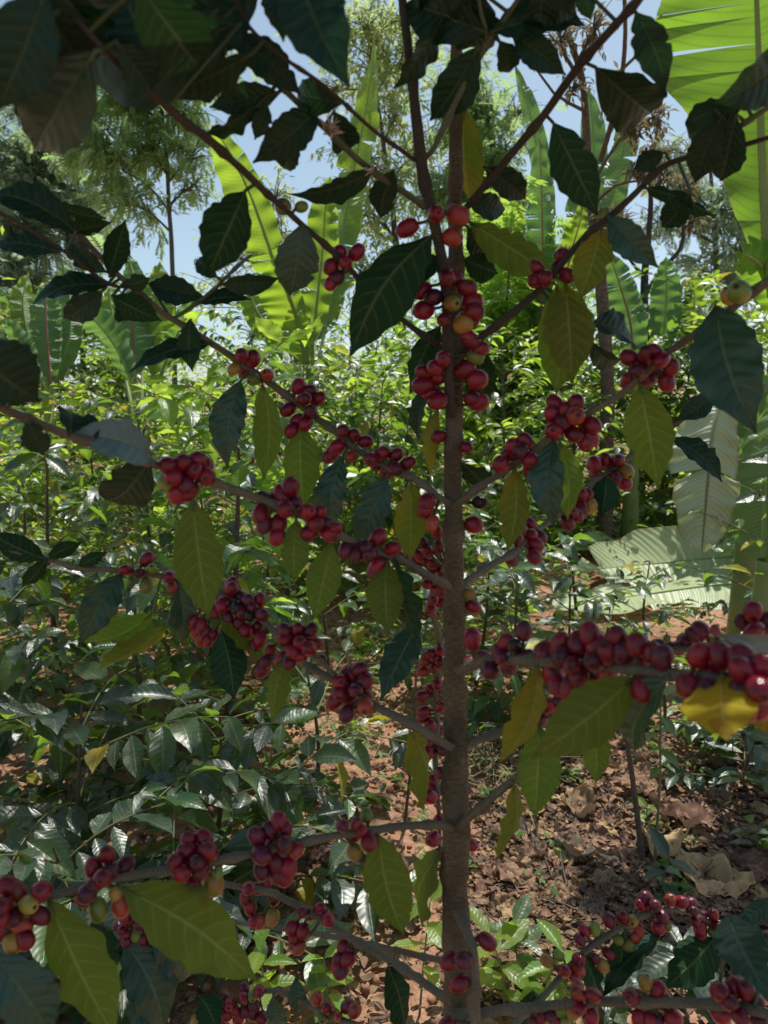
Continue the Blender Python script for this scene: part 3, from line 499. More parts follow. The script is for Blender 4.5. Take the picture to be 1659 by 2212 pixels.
# --- leaves of the near tree: base x,y  tip x,y  width  tone [key] [depth shift of tip]
LV = '''
520 50 150 110 215 k L1 .02|560 -30 400 110 120 k T2 .01|250 90 330 200 90 k L1 .02|90 -30 210 80 150 k L1 .02|20 90 60 240 120 k L1 .03|900 -40 990 90 110 k T1 .02|1180 -40 1160 70 80 k T1 .01|470 20 120 30 190 k L1 .01|330 120 250 -60 150 k L1 0|500 95 330 135 110 k T3 .0|205 110 68 328 165 b L1 0|100 -20 -10 240 150 k L1 0|300 -30 430 150 170 k L1 .01|60 -40 180 160 160 k L1 .02|545 115 352 208 74 k T2 .02
500 75 650 205 78 k T3 .02|603 200 452 232 66 k T3 0|562 222 432 292 36 k T3 0|690 232 547 352 82 k T3 0|640 285 612 368 52 k T3 .02|578 226 550 302 44 k T3 0
742 222 636 205 74 k T2 0|655 -60 752 182 150 k T2 -.02|585 -50 612 90 74 k T2 0|405 -40 538 66 62 k T1B 0|722 240 742 330 66 k T3 .02
812 362 622 422 50 k T3 0|850 365 822 472 62 k T3 .02|530 412 446 602 108 d L1 0|655 482 626 642 98 b L1 0|165 500 -30 418 74 k L2C 0|130 545 -20 528 48 k L2C 0|118 440 232 470 34 d L2 0
130 500 242 478 38 d L2 0|236 598 271 476 56 d L2 0|142 508 236 592 50 k L2 0|240 616 62 657 46 k L2 0|222 628 136 688 62 k L2 .02|242 640 350 694 58 d L2 0|255 648 282 694 48 k L2 0
322 612 443 642 62 k L2B 0|428 656 542 646 34 k L2B 0|478 615 606 602 46 k L2B 0|268 615 326 600 38 d L2 0|457 742 276 802 42 k L2 -.01|412 690 416 802 52 d L2 .01|470 600 420 560 40 k L2B 0
-75 745 85 868 175 k L3 -.02|330 992 140 938 88 s L3 -.05|325 990 225 1082 108 k L3 .01|60 905 92 985 62 k L3 0|150 940 140 890 56 k L3 .02|205 955 190 890 40 k L3 0
520 822 490 1012 76 b L2 0|566 825 564 1037 64 u L2 .01|652 915 658 1097 80 l L2 .01|741 985 718 1157 68 b L2 0|836 1028 764 1184 74 b L2 0|888 1040 886 1212 72 y L2 .02
415 1080 452 1337 108 l L3 -.01|264 1238 172 1392 74 b L4 -.02|98 1207 -20 1150 58 d L4 0|100 1208 48 1268 36 d L4 .01|104 1205 176 1172 36 d L4 0|168 1222 232 1192 30 d L4 0
330 1325 182 1382 60 u L4 .03|362 1350 212 1442 42 y L4 .03|384 1262 394 1387 54 b L4 .02|640 1122 636 1257 64 l L3 .01|716 1172 680 1337 76 u L3 .01|836 1212 840 1372 82 u L3 0
852 1205 906 1392 40 d L3 -.01|902 1350 822 1512 74 b B1 -.05|478 1362 506 1512 80 d L4 0|472 1328 602 1446 44 u L4 -.02|618 1415 590 1562 50 l L4B 0|884 1578 906 1757 44 y L4 .02
1050 70 870 10 110 k T1 0|1010 -40 1040 110 120 k T1 .01|960 30 852 195 50 k T1 .02|1034 100 928 262 92 k T1 .04|1060 70 1272 52 78 k T1 0|1108 78 1222 162 66 k T1 0|1078 88 1102 158 56 k T1 0|1130 -40 1250 40 90 k T1 0
1255 -30 1277 44 42 k R1 0|1004 232 1024 442 72 y A .05|1285 145 1408 247 122 k R1 .02|1372 25 1438 200 76 k R1 .01|1195 265 1292 466 96 d R1 .01|1700 110 1548 224 96 k R2B -.02
1610 222 1482 302 92 k R2B .02|1590 245 1556 396 84 k R2B .02|1545 235 1486 262 46 d R2B .02|1560 250 1500 398 72 k R2B .02|1435 328 1368 366 46 k R2 0|1392 405 1548 474 36 d R2 0|1492 415 1428 492 62 k R2 .02|1314 468 1422 578 70 b R2 -.01|1302 495 1252 652 82 y R2 .01
1014 480 1208 608 82 u T3 0|1010 490 1072 568 66 k R1 .02|1045 360 1138 432 62 k R1 .03|1008 432 1092 452 56 k R1 .03|932 508 758 772 128 d S .01|962 560 858 602 60 k S .01|1000 560 1075 590 60 d A .03
1202 616 1202 852 106 u R2 .02|1222 612 1236 828 112 y R2 -.005|1276 700 1372 757 46 k R2 .04|1275 735 1355 765 40 k R2 .05|1545 660 1632 935 148 b R3 -.03|1382 830 1422 1052 104 u R3 0
1450 945 1562 1040 50 k R4 -.01|1196 948 1196 1138 76 b R3 -.005|1208 952 1226 1122 70 u R3 .012|1112 1008 1096 1192 68 y R3 .01|952 702 888 852 58 d A .02|946 880 932 1027 36 y A .02|925 840 905 955 38 k A .03
1032 745 1040 882 74 d A .04|1310 1028 1300 1117 60 d R4 0|1545 850 1460 908 50 k R4 0|1000 1000 1052 1050 50 d A .05
1162 1432 1078 1646 68 y R5 .02|1370 1462 1148 1638 124 l R5 -.01|1447 1460 1378 1642 84 b R5 .06|1560 1462 1572 1602 150 G R5 0|1166 1568 1156 1767 94 u R7 0|1280 1558 1286 1692 60 u R7 0|1108 1688 1066 1852 40 y R7 .02|1700 1325 1555 1382 44 s R5B -.1|1620 1480 1655 1580 80 G R5 .03
262 1918 552 2122 142 l L5 .01|105 1942 252 2245 118 u L5 0|-20 2055 115 2240 118 b L5 .0|815 1800 872 2018 104 u L5 0|952 1838 914 2002 48 u A .03|268 2035 357 2225 104 b L8 0|325 1995 417 2112 88 b L8 0|838 2085 872 2235 58 d L6 0
1542 2025 1435 2135 88 d R9 0|1575 1975 1665 2165 108 b R8 -.06|1430 2015 1300 2155 54 k R9 -.01|1680 1940 1590 2005 40 b R8 0|1350 2010 1330 2120 50 d R9 .02|1260 2060 1285 2200 44 d R9 .03|350 2020 300 2120 60 d L8 .03|200 1990 235 2110 70 d L8 .02|430 2150 470 2230 60 d L7 0|590 2150 610 2225 44 b L7 0|640 2110 650 2190 40 b L7 .0|1150 2140 1140 2230 50 d R9 .02
'''
TONE = {'k': ('leaf_dark', 0), 'd': ('leaf_dark', 1), 'b': ('leaf_blue', 0), 's': ('leaf_sky_sheen', 0), 'u': ('leaf_under', 1), 'l': ('leaf_under', 1), 'y': ('leaf_yellow', 1), 'G': ('leaf_gold', 1)}
def near_leaf(ent, seed):
    f = ent.split(); bx, by, tx, ty, w = map(float, f[:5]); tone = f[5]; key = f[6]; dt = float(f[7]) if len(f) > 7 else 0
    r = random.Random(seed); b, i = near(key, bx, by); d = b['d'][i] - .004; mt, under = TONE[tone]
    p0 = P(bx, by, d); p1 = P(tx, ty, d + dt)
    L = (p1 - p0).length; W = w * (d + dt / 2) / F; ideal = .43
    if W / L > .5:     # foreshortened: swing the tip towards or away from the lens
        want = W / .5; ext = math.sqrt(max(0, want * want - L * L)); ext = min(ext, .05)
        p1 = P(tx, ty, d + dt + (ext if under == 0 else -ext) * .9); L = (p1 - p0).length
    roll = math.acos(max(.35, min(1, W / (ideal * L)))) if W / L < ideal else 0
    roll *= r.choice((-1, 1)); roll += r.uniform(-.18, .18)
    Wt = W / max(.35, math.cos(roll))
    T = (p1 - p0).normalized(); Vw = (CP - (p0 + p1) / 2).normalized(); B = T.cross(Vw).normalized(); Nn = B.cross(T).normalized()
    Nn2 = Nn * math.cos(roll) + B * math.sin(roll); B2 = T.cross(Nn2)
    if under: Nn2 = -Nn2; B2 = -B2
    if tone == 's': pass
    Wd = min(Wt, .55 * L)
    nu, nv = 26, 10; sag = r.uniform(.05, .15) * L * (1 if not under else -1); side = r.uniform(-.05, .05) * L
    grav = Vector((0, 0, -1)); fold = r.uniform(.15, .5); ph = r.uniform(0, 6.3); ph2 = r.uniform(0, 6.3); amp = r.uniform(.07, .17); freq = r.uniform(20, 27); twist = r.uniform(-.5, .5)
    if tone == 'G': amp, fold, sag, twist = .07, .12, sag * .3, twist * .3
    upv = Nn2 if Nn2.z > 0 else Nn2
    bite = [(r.uniform(.2, .85), r.choice((-1, 1)), r.uniform(.015, .04), r.uniform(.12, .4)) for _ in range(r.choice((0, 0, 1, 2)))]; asym = r.uniform(-.08, .08); tipb = r.uniform(.0, .10) * L
    V = []; U = []
    for a in range(nu + 1):
        t = a / nu; h = prof(t) * Wt / 2
        if t > .9: h = max(h, .0006)
        c = p0.lerp(p1, t) + upv * (sag * math.sin(math.pi * t)) + B2 * (side * math.sin(math.pi * t)) - upv * (tipb * max(0, t - .7) ** 2 * 6)
        q = Quaternion(T, twist * (t - .5)); bb = q @ B2; nn = q @ Nn2
        for j in range(nv + 1):
            s = j / nv * 2 - 1; edge = abs(s)
            hh = h * (1 + asym * s) * (1 + .05 * edge * math.sin(t * freq * 1.7 + ph2 + (1.3 if s > 0 else 0)))
            for bt, bs, bw, bd in bite:
                if bs * s > 0: hh *= 1 - bd * edge ** 3 * math.exp(-((t - bt) / bw) ** 2)
            hd = h * Wd / Wt; z = fold * edge * hd - .25 * fold * edge * edge * hd + amp * edge ** 2 * hd * math.sin(t * freq + ph + (2.1 if s > 0 else 0)) + .034 * Wt * edge * (1 - edge) * math.cos(2 * math.pi * 9 * (t - .16 * edge ** 1.35))
            V.append(c + bb * (s * hh) + nn * z); U.append((t, s * .5 + .5))
    k = nv + 1; ii, jj = np.meshgrid(np.arange(nu), np.arange(nv), indexing='ij')
    Fq = np.stack([ii * k + jj, ii * k + jj + 1, (ii + 1) * k + jj + 1, (ii + 1) * k + jj], -1).reshape(-1, 4)
    Vn = np.array([tuple(v) for v in V]); Un = np.array(U)
    # petiole and midrib ridge share the leaf's mesh
    a0 = Vector(b['w'][i]); tb = TB(); m1 = (a0 + p0) / 2
    tb.tube([tuple(a0), tuple(m1), tuple(p0), tuple(Vector(Vn[3 * k + nv // 2]))], [.0013, .0012, .0012, .0008], 5)
    n0 = len(Vn); Vn = np.concatenate([Vn] + tb.V); U2 = tb.U[0] * 0 + np.array([.3, .5]); Un = np.concatenate([Un, U2]); Fq = np.concatenate([Fq, tb.F[0] + n0])
    # orient faces so that the upper side is the front
    o = mesh('leaf', Vn, Fq, M[mt], Un, parent=b['o'], origin=tuple(a0))
    me = o.data; nrm = me.polygons[nu * nv // 2 + nv // 2].normal
    if nrm.dot(Nn2) < 0: me.flip_normals()
    if tone == 'G': o['label'] = 'bright yellow leaf'
    if tone == 's': o['label'] = 'leaf with a painted grey sky sheen'
    o.location = a0 - Vector(b['o'].location) - TL
    return o
for i, e in enumerate([e for l in LV.strip().split('\n') for e in l.split('|')]): near_leaf(e, 100 + i)

# withered coffee blossoms on the upper twigs
for bx, by, key, ns, col in ((715, 270, 'T3', 16, 0), (812, 355, 'T3', 7, 0)):
    b, i = near(key, bx, by); a = Vector(b['w'][i]); fo = Fol(); r = random.Random(bx)
    for q in range(ns):
        dr = (P(bx + r.uniform(-30, 30), by + r.uniform(-22, 26), b['d'][i] - .01 - r.uniform(0, .012)) - a)
        Ln = dr.length; fo.add(TM_FAR[q % 4], basis(dr, unit_rand()) @ np.diag([Ln * .35, Ln, Ln]), a)
    fo.build('blossom', M['blossom'], tree, tuple(a))

# unseen crown added above the frame to shade the tree below: leaves on arching twigs
def frame_top(y): return CAM_H + math.tan(R(33.64 - 7)) * y
tb = TB(); fo = Fol(); r = random.Random(77); tmpls = [leaf_tmpl(6, 2, d, .4, .1, i) for i, d in enumerate((.2, .4, .7))]
top = Vector(BR['A']['w'][-1]); mid = Vector(BR['A']['w'][-40])
for q in range(98):
    y = r.uniform(.25, 1.75); x = r.uniform(-.85, .95); z = frame_top(y) + .13 + r.uniform(0, .38)
    e = Vector((x, y, z)); s = mid.lerp(top, r.random()); 
    if q % 3: s = Vector((x * .5 + .03, .6 + (y - .6) * .5, frame_top(.6 + (y - .6) * .5) + .16 + r.uniform(.05, .3)))
    m_ = s.lerp(e, .5) + Vector((0, 0, .04)); pts = catmull([tuple(s), tuple(m_), tuple(e)], .02)
    tb.tube(pts, np.linspace(.004, .0015, len(pts)), 5, 10)
    for g in range(len(pts) // 3, len(pts), 2):
        for sd in (-1, 1):
            ax = Vector(pts[min(g + 1, len(pts) - 1)] - pts[g - 1]).normalized(); lat = ax.cross(Vector((0, 0, 1))).normalized() * sd
            dr = ax * .4 + lat * .8 + Vector((0, 0, r.uniform(-.35, .1))); Ln = r.uniform(.09, .15)
            p = Vector(pts[g])
            if (p + dr.normalized() * Ln).z < frame_top(p.y + dr.y * Ln) + .03: continue
            fo.add(tmpls[r.randint(0, 2)], basis(dr, (r.uniform(-.3, .3), r.uniform(-.3, .3), 1)) * Ln, p)
uc = fo.build('crown', [M['leaf_dark']], tree, tuple(top)); tb.build('shade_crown_twigs', M['branch'], uc, tuple(top)).location = (0, 0, 0)

# ------------------------------------------------------------------ ground
def grid_mesh(x0, x1, y0, y1, nx, ny, amp):
    xs = np.linspace(x0, x1, nx); ys = y0 + (y1 - y0) * np.linspace(0, 1, ny) ** 2
    V = []
    for y in ys:
        for x in xs:
            v = Vector((x * 3, y * 3, 0)); z = gz(x, y) + amp * (mnoise.noise(v) * .5 + mnoise.noise(v * 2.7) * .35 + mnoise.noise(v * 7) * .22)
            V.append((x, y, z))
    i, j = np.meshgrid(np.arange(ny - 1), np.arange(nx - 1), indexing='ij')
    return V, np.stack([i * nx + j, i * nx + j + 1, (i + 1) * nx + j + 1, (i + 1) * nx + j], -1).reshape(-1, 4)
def soil_mat():
    m, n = nt('red_soil'); L = n.links; tc = N(n, 'ShaderNodeTexCoord'); o = tc.outputs['Object']
    a = noise_(n, o, 2.2, 4); b = noise_(n, o, 18, 6, .7); c_ = noise_(n, o, 90, 4, .7)
    col = ramp(n, math_(n, 'ADD', math_(n, 'MULTIPLY', a, .45), math_(n, 'MULTIPLY', b, .55)), [(.34, (.17, .088, .055)), (.5, (.42, .225, .14)), (.68, (.56, .35, .24))])
    col = mixc(n, math_(n, 'MULTIPLY_ADD', c_, 3, -1.6, clamp=True), col, (.36, .24, .15))
    vo = N(n, 'ShaderNodeTexVoronoi'); put(vo, Scale=26.0); L.new(o, vo.inputs['Vector'])
    pr = N(n, 'ShaderNodeBsdfPrincipled'); L.new(col, pr.inputs['Base Color']); put(pr, Roughness=.95, Specular_IOR_Level=.2)
    L.new(bump_(n, math_(n, 'ADD', math_(n, 'ADD', b, math_(n, 'MULTIPLY', c_, .5)), math_(n, 'MULTIPLY', vo.outputs['Distance'], .7)), .9, .02), pr.inputs['Normal']); out_(n, pr.outputs[0]); return m
V, Fq = grid_mesh(-60, 60, -12, 140, 500, 500, .035)
# denser patch close to the lens is part of the same sheet through the squared spacing
ground = mesh('ground', V, Fq, soil_mat()); props(ground, 'red earth sloping gently uphill under the coffee bushes', 'ground', kind='structure')

# ------------------------------------------------------------------ coffee bushes behind
def bush(name, base, h, spread, label, group=None, leaf=.105, mats=('bush_leaf', 'bush_leaf_bright', 'bush_leaf_yellow'), mix=(.7, .27, .03), seed=0, near_=False, nodes=None, cherries=0, lean=(0, 0), dense=1.0, droop=.5, cat='coffee bush', kinds='gggyr', stems=1):
    r = random.Random(seed); root = empty(name, base); props(root, label, cat, group); base = Vector(base)
    if mats[0] == 'bush_leaf' and seed % 2: mats, mix = ('bush_leaf_dark', 'bush_leaf', 'bush_leaf_yellow'), (.5, .45, .05)
    leaf *= (.92, 1.08, 1.0, 1.10, .88)[seed % 5]
    tb = TB(); tb2 = TB(); fo = Fol(); tm = TM_NEAR if near_ else TM_FAR; cher = []
    for st in range(stems):
        a0 = r.uniform(0, 6.28); sp = .0 if st == 0 else spread * .35
        topv = base + Vector((lean[0] + r.uniform(-.06, .06) * h + math.cos(a0) * sp, lean[1] + r.uniform(-.06, .06) * h + math.sin(a0) * sp, h * (1 if st == 0 else r.uniform(.7, .95))))
        b2 = base + Vector((r.uniform(-.04, .04), r.uniform(-.04, .04), -.03))
        pts = catmull([tuple(b2), tuple(b2.lerp(topv, .5) + Vector((r.uniform(-.04, .04), r.uniform(-.04, .04), 0))), tuple(topv)], .04)
        tb.tube(pts, np.linspace(.006 + .008 * h, .003, len(pts)), 7, 5)
        nn = nodes or max(5, int(h / .085)); az = r.uniform(0, 3.14)
        for k in range(nn):
            t = .05 + .95 * (k + r.uniform(0, .6)) / nn; t = min(t, 1); p = Vector(pts[min(len(pts) - 1, int(t * (len(pts) - 1)))])
            az += math.pi / 2 + r.uniform(-.4, .4)
            for sd in (0, math.pi):
                a = az + sd + r.uniform(-.3, .3); ln = spread * (math.sin(math.pi * (.12 + .80 * (1 - t))) ** .7 * .85 + .15) * r.uniform(.7, 1.15)
                el = .25 + .5 * t; d0 = Vector((math.cos(a) * math.cos(el), math.sin(a) * math.cos(el), math.sin(el)))
                q = []; nb = max(4, int(ln / .042)); c = p.copy(); dv = d0.copy()
                for s in range(nb + 1):
                    q.append(tuple(c)); c = c + dv * (ln / nb); dv = (dv + Vector((0, 0, -.9 * droop / nb)) + Vector((r.uniform(-.06, .06), r.uniform(-.06, .06), r.uniform(-.04, .04)))).normalized()
                tb2.tube(np.array(q), np.linspace(.0032, .0014, len(q)), 5, 10)
                for s in range(1, nb + 1):
                    f = s / nb
                    if f < .16 or r.random() > dense: continue
                    ax = (Vector(q[s]) - Vector(q[s - 1])).normalized(); lat0 = ax.cross(Vector((0, 0, 1)));
                    if lat0.length < 1e-3: continue
                    lat0.normalize()
                    for ls in (-1, 1):
                        if r.random() < .12: continue
                        dr = ax * r.uniform(.25, .7) + lat0 * ls * r.uniform(.6, 1) + Vector((0, 0, r.uniform(-.75, .15) if f < .85 else r.uniform(-.2, .5)))
                        Ln = leaf * r.uniform(.5, 1.32) * (1 if f < .9 else .7)
                        x = r.random(); young = f > .8 and r.random() < .55
                        mi = 1 if (young or x > mix[0]) else 0
                        if x > 1 - mix[2]: mi = 2
                        nrm = Vector((r.uniform(-.55, .55), r.uniform(-.55, .55), 1))
                        fo.add(tm[r.randrange(len(tm))], basis(dr, nrm) * Ln, Vector(q[s]) + dr.normalized() * .006, mi)
                    if s % 2 == 0 and len(cher) < cherries * 6 and f < .8 and r.random() < .5: cher.append(Vector(q[s]))
    tb.build('trunk', M['bush_stem'], root, tuple(base)); tb2.build('twigs', M['bush_twig'], root, tuple(base))
    fo.build('crown', [M[k] for k in mats], root, tuple(base))
    r.shuffle(cher)
    for c in cher[:cherries]:
        put_cherries(root, c, r.randint(6, 12), .0072, kinds, r)
    return root
_low = {}
def low_cherry():
    V = []; Fq = []; nr, ns = 6, 9
    for i in range(nr + 1):
        th = math.pi * i / nr
        for j in range(ns): V.append((math.sin(th) * math.cos(2 * math.pi * j / ns), math.sin(th) * math.sin(2 * math.pi * j / ns), 1.1 * math.cos(th)))
    for i in range(nr):
        for j in range(ns): Fq.append((i * ns + j, (i + 1) * ns + j, (i + 1) * ns + (j + 1) % ns, i * ns + (j + 1) % ns))
    return np.array(V), np.array(Fq)
LCV, LCF = low_cherry()
def put_cherries(root, c, n, rad, kinds, r, spread=(.013, .013, .010)):
    Vs = []; Fs = []; mi = []; ks = list(dict.fromkeys(kinds))
    for i in range(n):
        o = np.array([r.gauss(0, spread[0]), r.gauss(0, spread[1]), r.gauss(0, spread[2])]); rr = rad * r.uniform(.85, 1.15)
        Fs.append(LCF + len(Vs) * len(LCV)); Vs.append(LCV * rr + o + np.array(c)); mi.append(np.full(len(LCF), ks.index(r.choice(kinds))))
    mesh('cherry_cluster', np.concatenate(Vs), np.concatenate(Fs), [CH[k] for k in ks], None, np.concatenate(mi), root, True, tuple(c))

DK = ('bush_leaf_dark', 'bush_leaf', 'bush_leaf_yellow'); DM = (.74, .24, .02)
# near, low bushes on the left; then the taller ones; then the right side
B = on_ground
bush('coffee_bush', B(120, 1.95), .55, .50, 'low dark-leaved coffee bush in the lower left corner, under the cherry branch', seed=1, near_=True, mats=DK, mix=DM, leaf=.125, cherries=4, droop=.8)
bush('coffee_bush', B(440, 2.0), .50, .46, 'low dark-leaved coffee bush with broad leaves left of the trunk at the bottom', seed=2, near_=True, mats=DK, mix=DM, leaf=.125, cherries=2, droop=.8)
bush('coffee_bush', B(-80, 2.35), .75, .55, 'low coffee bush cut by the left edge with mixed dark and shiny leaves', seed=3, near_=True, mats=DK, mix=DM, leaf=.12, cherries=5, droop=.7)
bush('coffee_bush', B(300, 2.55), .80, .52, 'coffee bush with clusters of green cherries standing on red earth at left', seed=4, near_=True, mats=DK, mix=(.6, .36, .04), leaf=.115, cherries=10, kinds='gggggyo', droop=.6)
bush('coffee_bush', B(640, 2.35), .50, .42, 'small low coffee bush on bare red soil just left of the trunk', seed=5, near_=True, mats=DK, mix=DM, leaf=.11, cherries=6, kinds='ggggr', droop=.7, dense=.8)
bush('coffee_bush', B(490, 3.05), 1.5, .54, 'upright coffee bush with sunlit shiny leaves in the left middle', seed=6, near_=True, leaf=.125, cherries=2, dense=.9)
bush('coffee_bush', B(120, 3.2), 1.15, .62, 'bushy coffee bush with white-glinting leaves at the left edge below the banana plants', seed=7, near_=True, leaf=.12, cherries=3)
bush('coffee_bush', B(800, 4.7), 1.45, .60, 'coffee bush partly behind the left of the trunk with many bright leaves', seed=8, near_=True, leaf=.115, dense=.9)
bush('coffee_bush', B(310, 4.4), 1.2, .65, 'coffee bush in the second row under the left banana plants', seed=9, leaf=.115)
bush('coffee_bush', B(1090, 5.2), 1.5, .65, 'leafy coffee bush right behind the trunk in full sun', seed=10, leaf=.115)
bush('coffee_bush', B(1370, 7.1), 1.7, .65, 'sunlit coffee bush in front of the slim brown tree trunk', seed=11, leaf=.115)
bush('coffee_bush', B(930, 5.9), 1.75, .8, 'bright coffee bush straight behind the upper trunk', seed=12, leaf=.115)
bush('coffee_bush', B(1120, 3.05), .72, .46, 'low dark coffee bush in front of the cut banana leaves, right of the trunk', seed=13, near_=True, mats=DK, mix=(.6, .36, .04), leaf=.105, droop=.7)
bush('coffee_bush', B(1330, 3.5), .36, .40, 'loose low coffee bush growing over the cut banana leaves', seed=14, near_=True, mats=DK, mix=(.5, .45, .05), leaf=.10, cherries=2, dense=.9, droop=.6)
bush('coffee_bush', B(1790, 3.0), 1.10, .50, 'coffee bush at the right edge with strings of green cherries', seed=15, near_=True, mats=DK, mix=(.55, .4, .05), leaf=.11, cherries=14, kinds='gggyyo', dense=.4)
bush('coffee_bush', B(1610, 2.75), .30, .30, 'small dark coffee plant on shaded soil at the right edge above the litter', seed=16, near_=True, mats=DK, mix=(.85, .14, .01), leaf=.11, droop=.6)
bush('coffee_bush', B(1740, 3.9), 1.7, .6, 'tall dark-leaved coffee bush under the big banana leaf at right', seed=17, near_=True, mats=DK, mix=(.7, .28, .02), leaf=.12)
bush('coffee_bush', B(1640, 5.6), 1.7, .55, 'coffee bush between the hanging pale banana leaf and the forked dark tree', seed=18, leaf=.12)
bush('coffee_bush', B(640, 5.2), 1.5, .75, 'coffee bush in front of the tall middle banana plant', seed=19, leaf=.115)
bush('coffee_bush', B(20, 4.7), 1.15, .7, 'coffee bush of the second row at the left edge', seed=20, leaf=.115)
for i, (x, d, h, where) in enumerate(((-150, 7.2, 2.0, 'at the far left edge'), (90, 8.0, 2.1, 'under the leftmost banana leaves'), (330, 7.6, 1.8, 'behind the left banana plant'), (540, 8.4, 2.1, 'left of the tall banana leaf'),
        (760, 7.4, 2.0, 'right of the tall banana leaf'), (1000, 8.2, 2.1, 'behind the trunk below the feathery tree'), (1200, 7.4, 2.0, 'left of the brown tree trunk'), (1440, 7.8, 2.2, 'beside the forked dark tree'), (1620, 7.0, 2.1, 'below the big banana leaf'), (1850, 7.6, 2.1, 'beyond the right edge of the clearing'))):
    bush('coffee_bush', B(x, d), h, 1.0, 'tall sunlit coffee bush of the far row ' + where, 'far row of coffee bushes', leaf=.13, seed=40 + i, dense=.8, nodes=15, stems=2)
for i, (x, d, h, sp, lab) in enumerate(((-60, 3.9, 1.1, .6, 'coffee bush at the left edge between two taller bushes'), (420, 3.7, .95, .55, 'middle-height coffee bush left of the trunk, behind the upright sunlit one'), (620, 4.7, 1.1, .6, 'coffee bush with bright tops left behind the trunk'),
        (880, 4.7, 1.2, .6, 'short coffee bush seen just left of the middle of the trunk'), (1230, 6.2, 1.2, .55, 'coffee bush right of the trunk above the cut banana leaves'), (1000, 4.0, .85, .5, 'low coffee bush hidden half behind the trunk'), (1560, 6.7, 1.3, .5, 'coffee bush behind the hanging pale banana leaf'),
        (200, 5.4, 1.15, .65, 'third-row coffee bush under the folded banana leaf'), (450, 5.8, 1.3, .7, 'third-row coffee bush left of the tall middle banana plant'), (780, 5.8, 1.5, .75, 'third-row coffee bush right of the tall middle banana plant'), (1080, 6.2, 1.7, .75, 'third-row coffee bush below the bright feathery shrub'), (1250, 6.9, 1.6, .7, 'third-row coffee bush left of the slim brown tree trunk'),
        (1480, 7.0, 1.7, .7, 'third-row coffee bush at the foot of the forked dark tree'), (-80, 5.6, 1.1, .65, 'third-row coffee bush cut by the left edge'))):
    bush('coffee_bush', B(x, d), h, sp, lab, seed=70 + i, near_=d < 4.2, leaf=.115, dense=.95)
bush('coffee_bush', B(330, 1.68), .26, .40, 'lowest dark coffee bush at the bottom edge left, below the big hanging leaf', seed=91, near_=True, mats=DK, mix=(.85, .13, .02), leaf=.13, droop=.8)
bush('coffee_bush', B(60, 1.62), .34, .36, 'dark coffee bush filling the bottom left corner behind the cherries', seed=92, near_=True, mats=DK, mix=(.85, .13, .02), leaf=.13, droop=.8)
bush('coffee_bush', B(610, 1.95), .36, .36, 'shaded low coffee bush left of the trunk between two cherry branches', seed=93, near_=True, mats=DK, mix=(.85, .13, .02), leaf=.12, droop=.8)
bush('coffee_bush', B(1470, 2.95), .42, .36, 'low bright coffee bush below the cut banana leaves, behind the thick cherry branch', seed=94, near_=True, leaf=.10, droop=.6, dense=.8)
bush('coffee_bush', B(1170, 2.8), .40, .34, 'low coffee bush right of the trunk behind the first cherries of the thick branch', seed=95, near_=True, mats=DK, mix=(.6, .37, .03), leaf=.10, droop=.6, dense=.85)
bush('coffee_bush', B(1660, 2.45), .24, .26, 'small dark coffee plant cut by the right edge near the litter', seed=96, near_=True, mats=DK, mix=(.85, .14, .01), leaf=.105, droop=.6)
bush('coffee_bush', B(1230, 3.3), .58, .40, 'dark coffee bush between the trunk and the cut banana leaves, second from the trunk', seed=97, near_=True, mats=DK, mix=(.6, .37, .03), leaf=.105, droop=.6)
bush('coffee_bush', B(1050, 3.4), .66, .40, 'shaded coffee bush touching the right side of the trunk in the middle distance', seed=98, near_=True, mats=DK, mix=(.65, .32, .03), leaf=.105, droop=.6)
bush('coffee_bush', B(690, 3.5), .50, .40, 'low coffee bush on red soil left of the trunk, beyond the bare sunlit patch', seed=101, near_=True, leaf=.105, droop=.6, cherries=4, kinds='ggggy')
bush('coffee_bush', B(880, 3.4), .52, .36, 'low coffee bush whose right side is cut off by the trunk, on the red soil', seed=102, near_=True, leaf=.10, droop=.6)
bush('coffee_bush', B(1420, 3.7), .50, .36, 'coffee bush sprawling in front of the middle of the cut banana leaves', seed=103, near_=True, leaf=.10, droop=.6, dense=.8)
bush('coffee_bush', B(560, 4.0), .62, .42, 'low coffee bush in the third rank left of the trunk with bright top leaves', seed=104, near_=True, leaf=.105, droop=.6)
# feathery bright shrubs right of the trunk, middle distance
def feather_shrub(base, h, sp, label, seed, mat='tree_leaf_bright', n=420, ln=.22):
    r = random.Random(seed); root = empty('feathery_shrub', base); props(root, label, 'shrub'); fo = Fol(); tb = TB(); base = Vector(base)
    for s in range(9):
        a = r.uniform(0, 6.28); e = base + Vector((math.cos(a) * sp * r.uniform(.2, 1), math.sin(a) * sp * r.uniform(.2, 1), h * r.uniform(.7, 1.05)))
        pts = catmull([tuple(base), tuple(base.lerp(e, .5) + Vector((0, 0, h * .12))), tuple(e)], .1); tb.tube(pts, np.linspace(.014, .004, len(pts)), 5, 3)
        for k in range(n // 9):
            p = pts[int(len(pts) * (.25 + .74 * r.random()))]; dr = Vector((r.gauss(0, 1), r.gauss(0, 1), r.uniform(-.3, .7)))
            fo.add(TM_PIN[r.randrange(4)], basis(dr, (r.uniform(-.5, .5), r.uniform(-.5, .5), 1)) * ln * r.uniform(.7, 1.3), Vector(p) + Vector((r.gauss(0, .06), r.gauss(0, .06), 0)))
    tb.build('stems', M['bush_stem'], root, tuple(base)); fo.build('crown', [M[mat]], root, tuple(base))
feather_shrub(B(1075, 7.6), 3.0, .8, 'bright green feathery shrub right of the upper trunk', 1, n=900)
feather_shrub(B(1010, 9.0), 3.4, 1.0, 'pale feathery shrub behind the upper trunk', 2, 'tree_leaf_bright', 900)
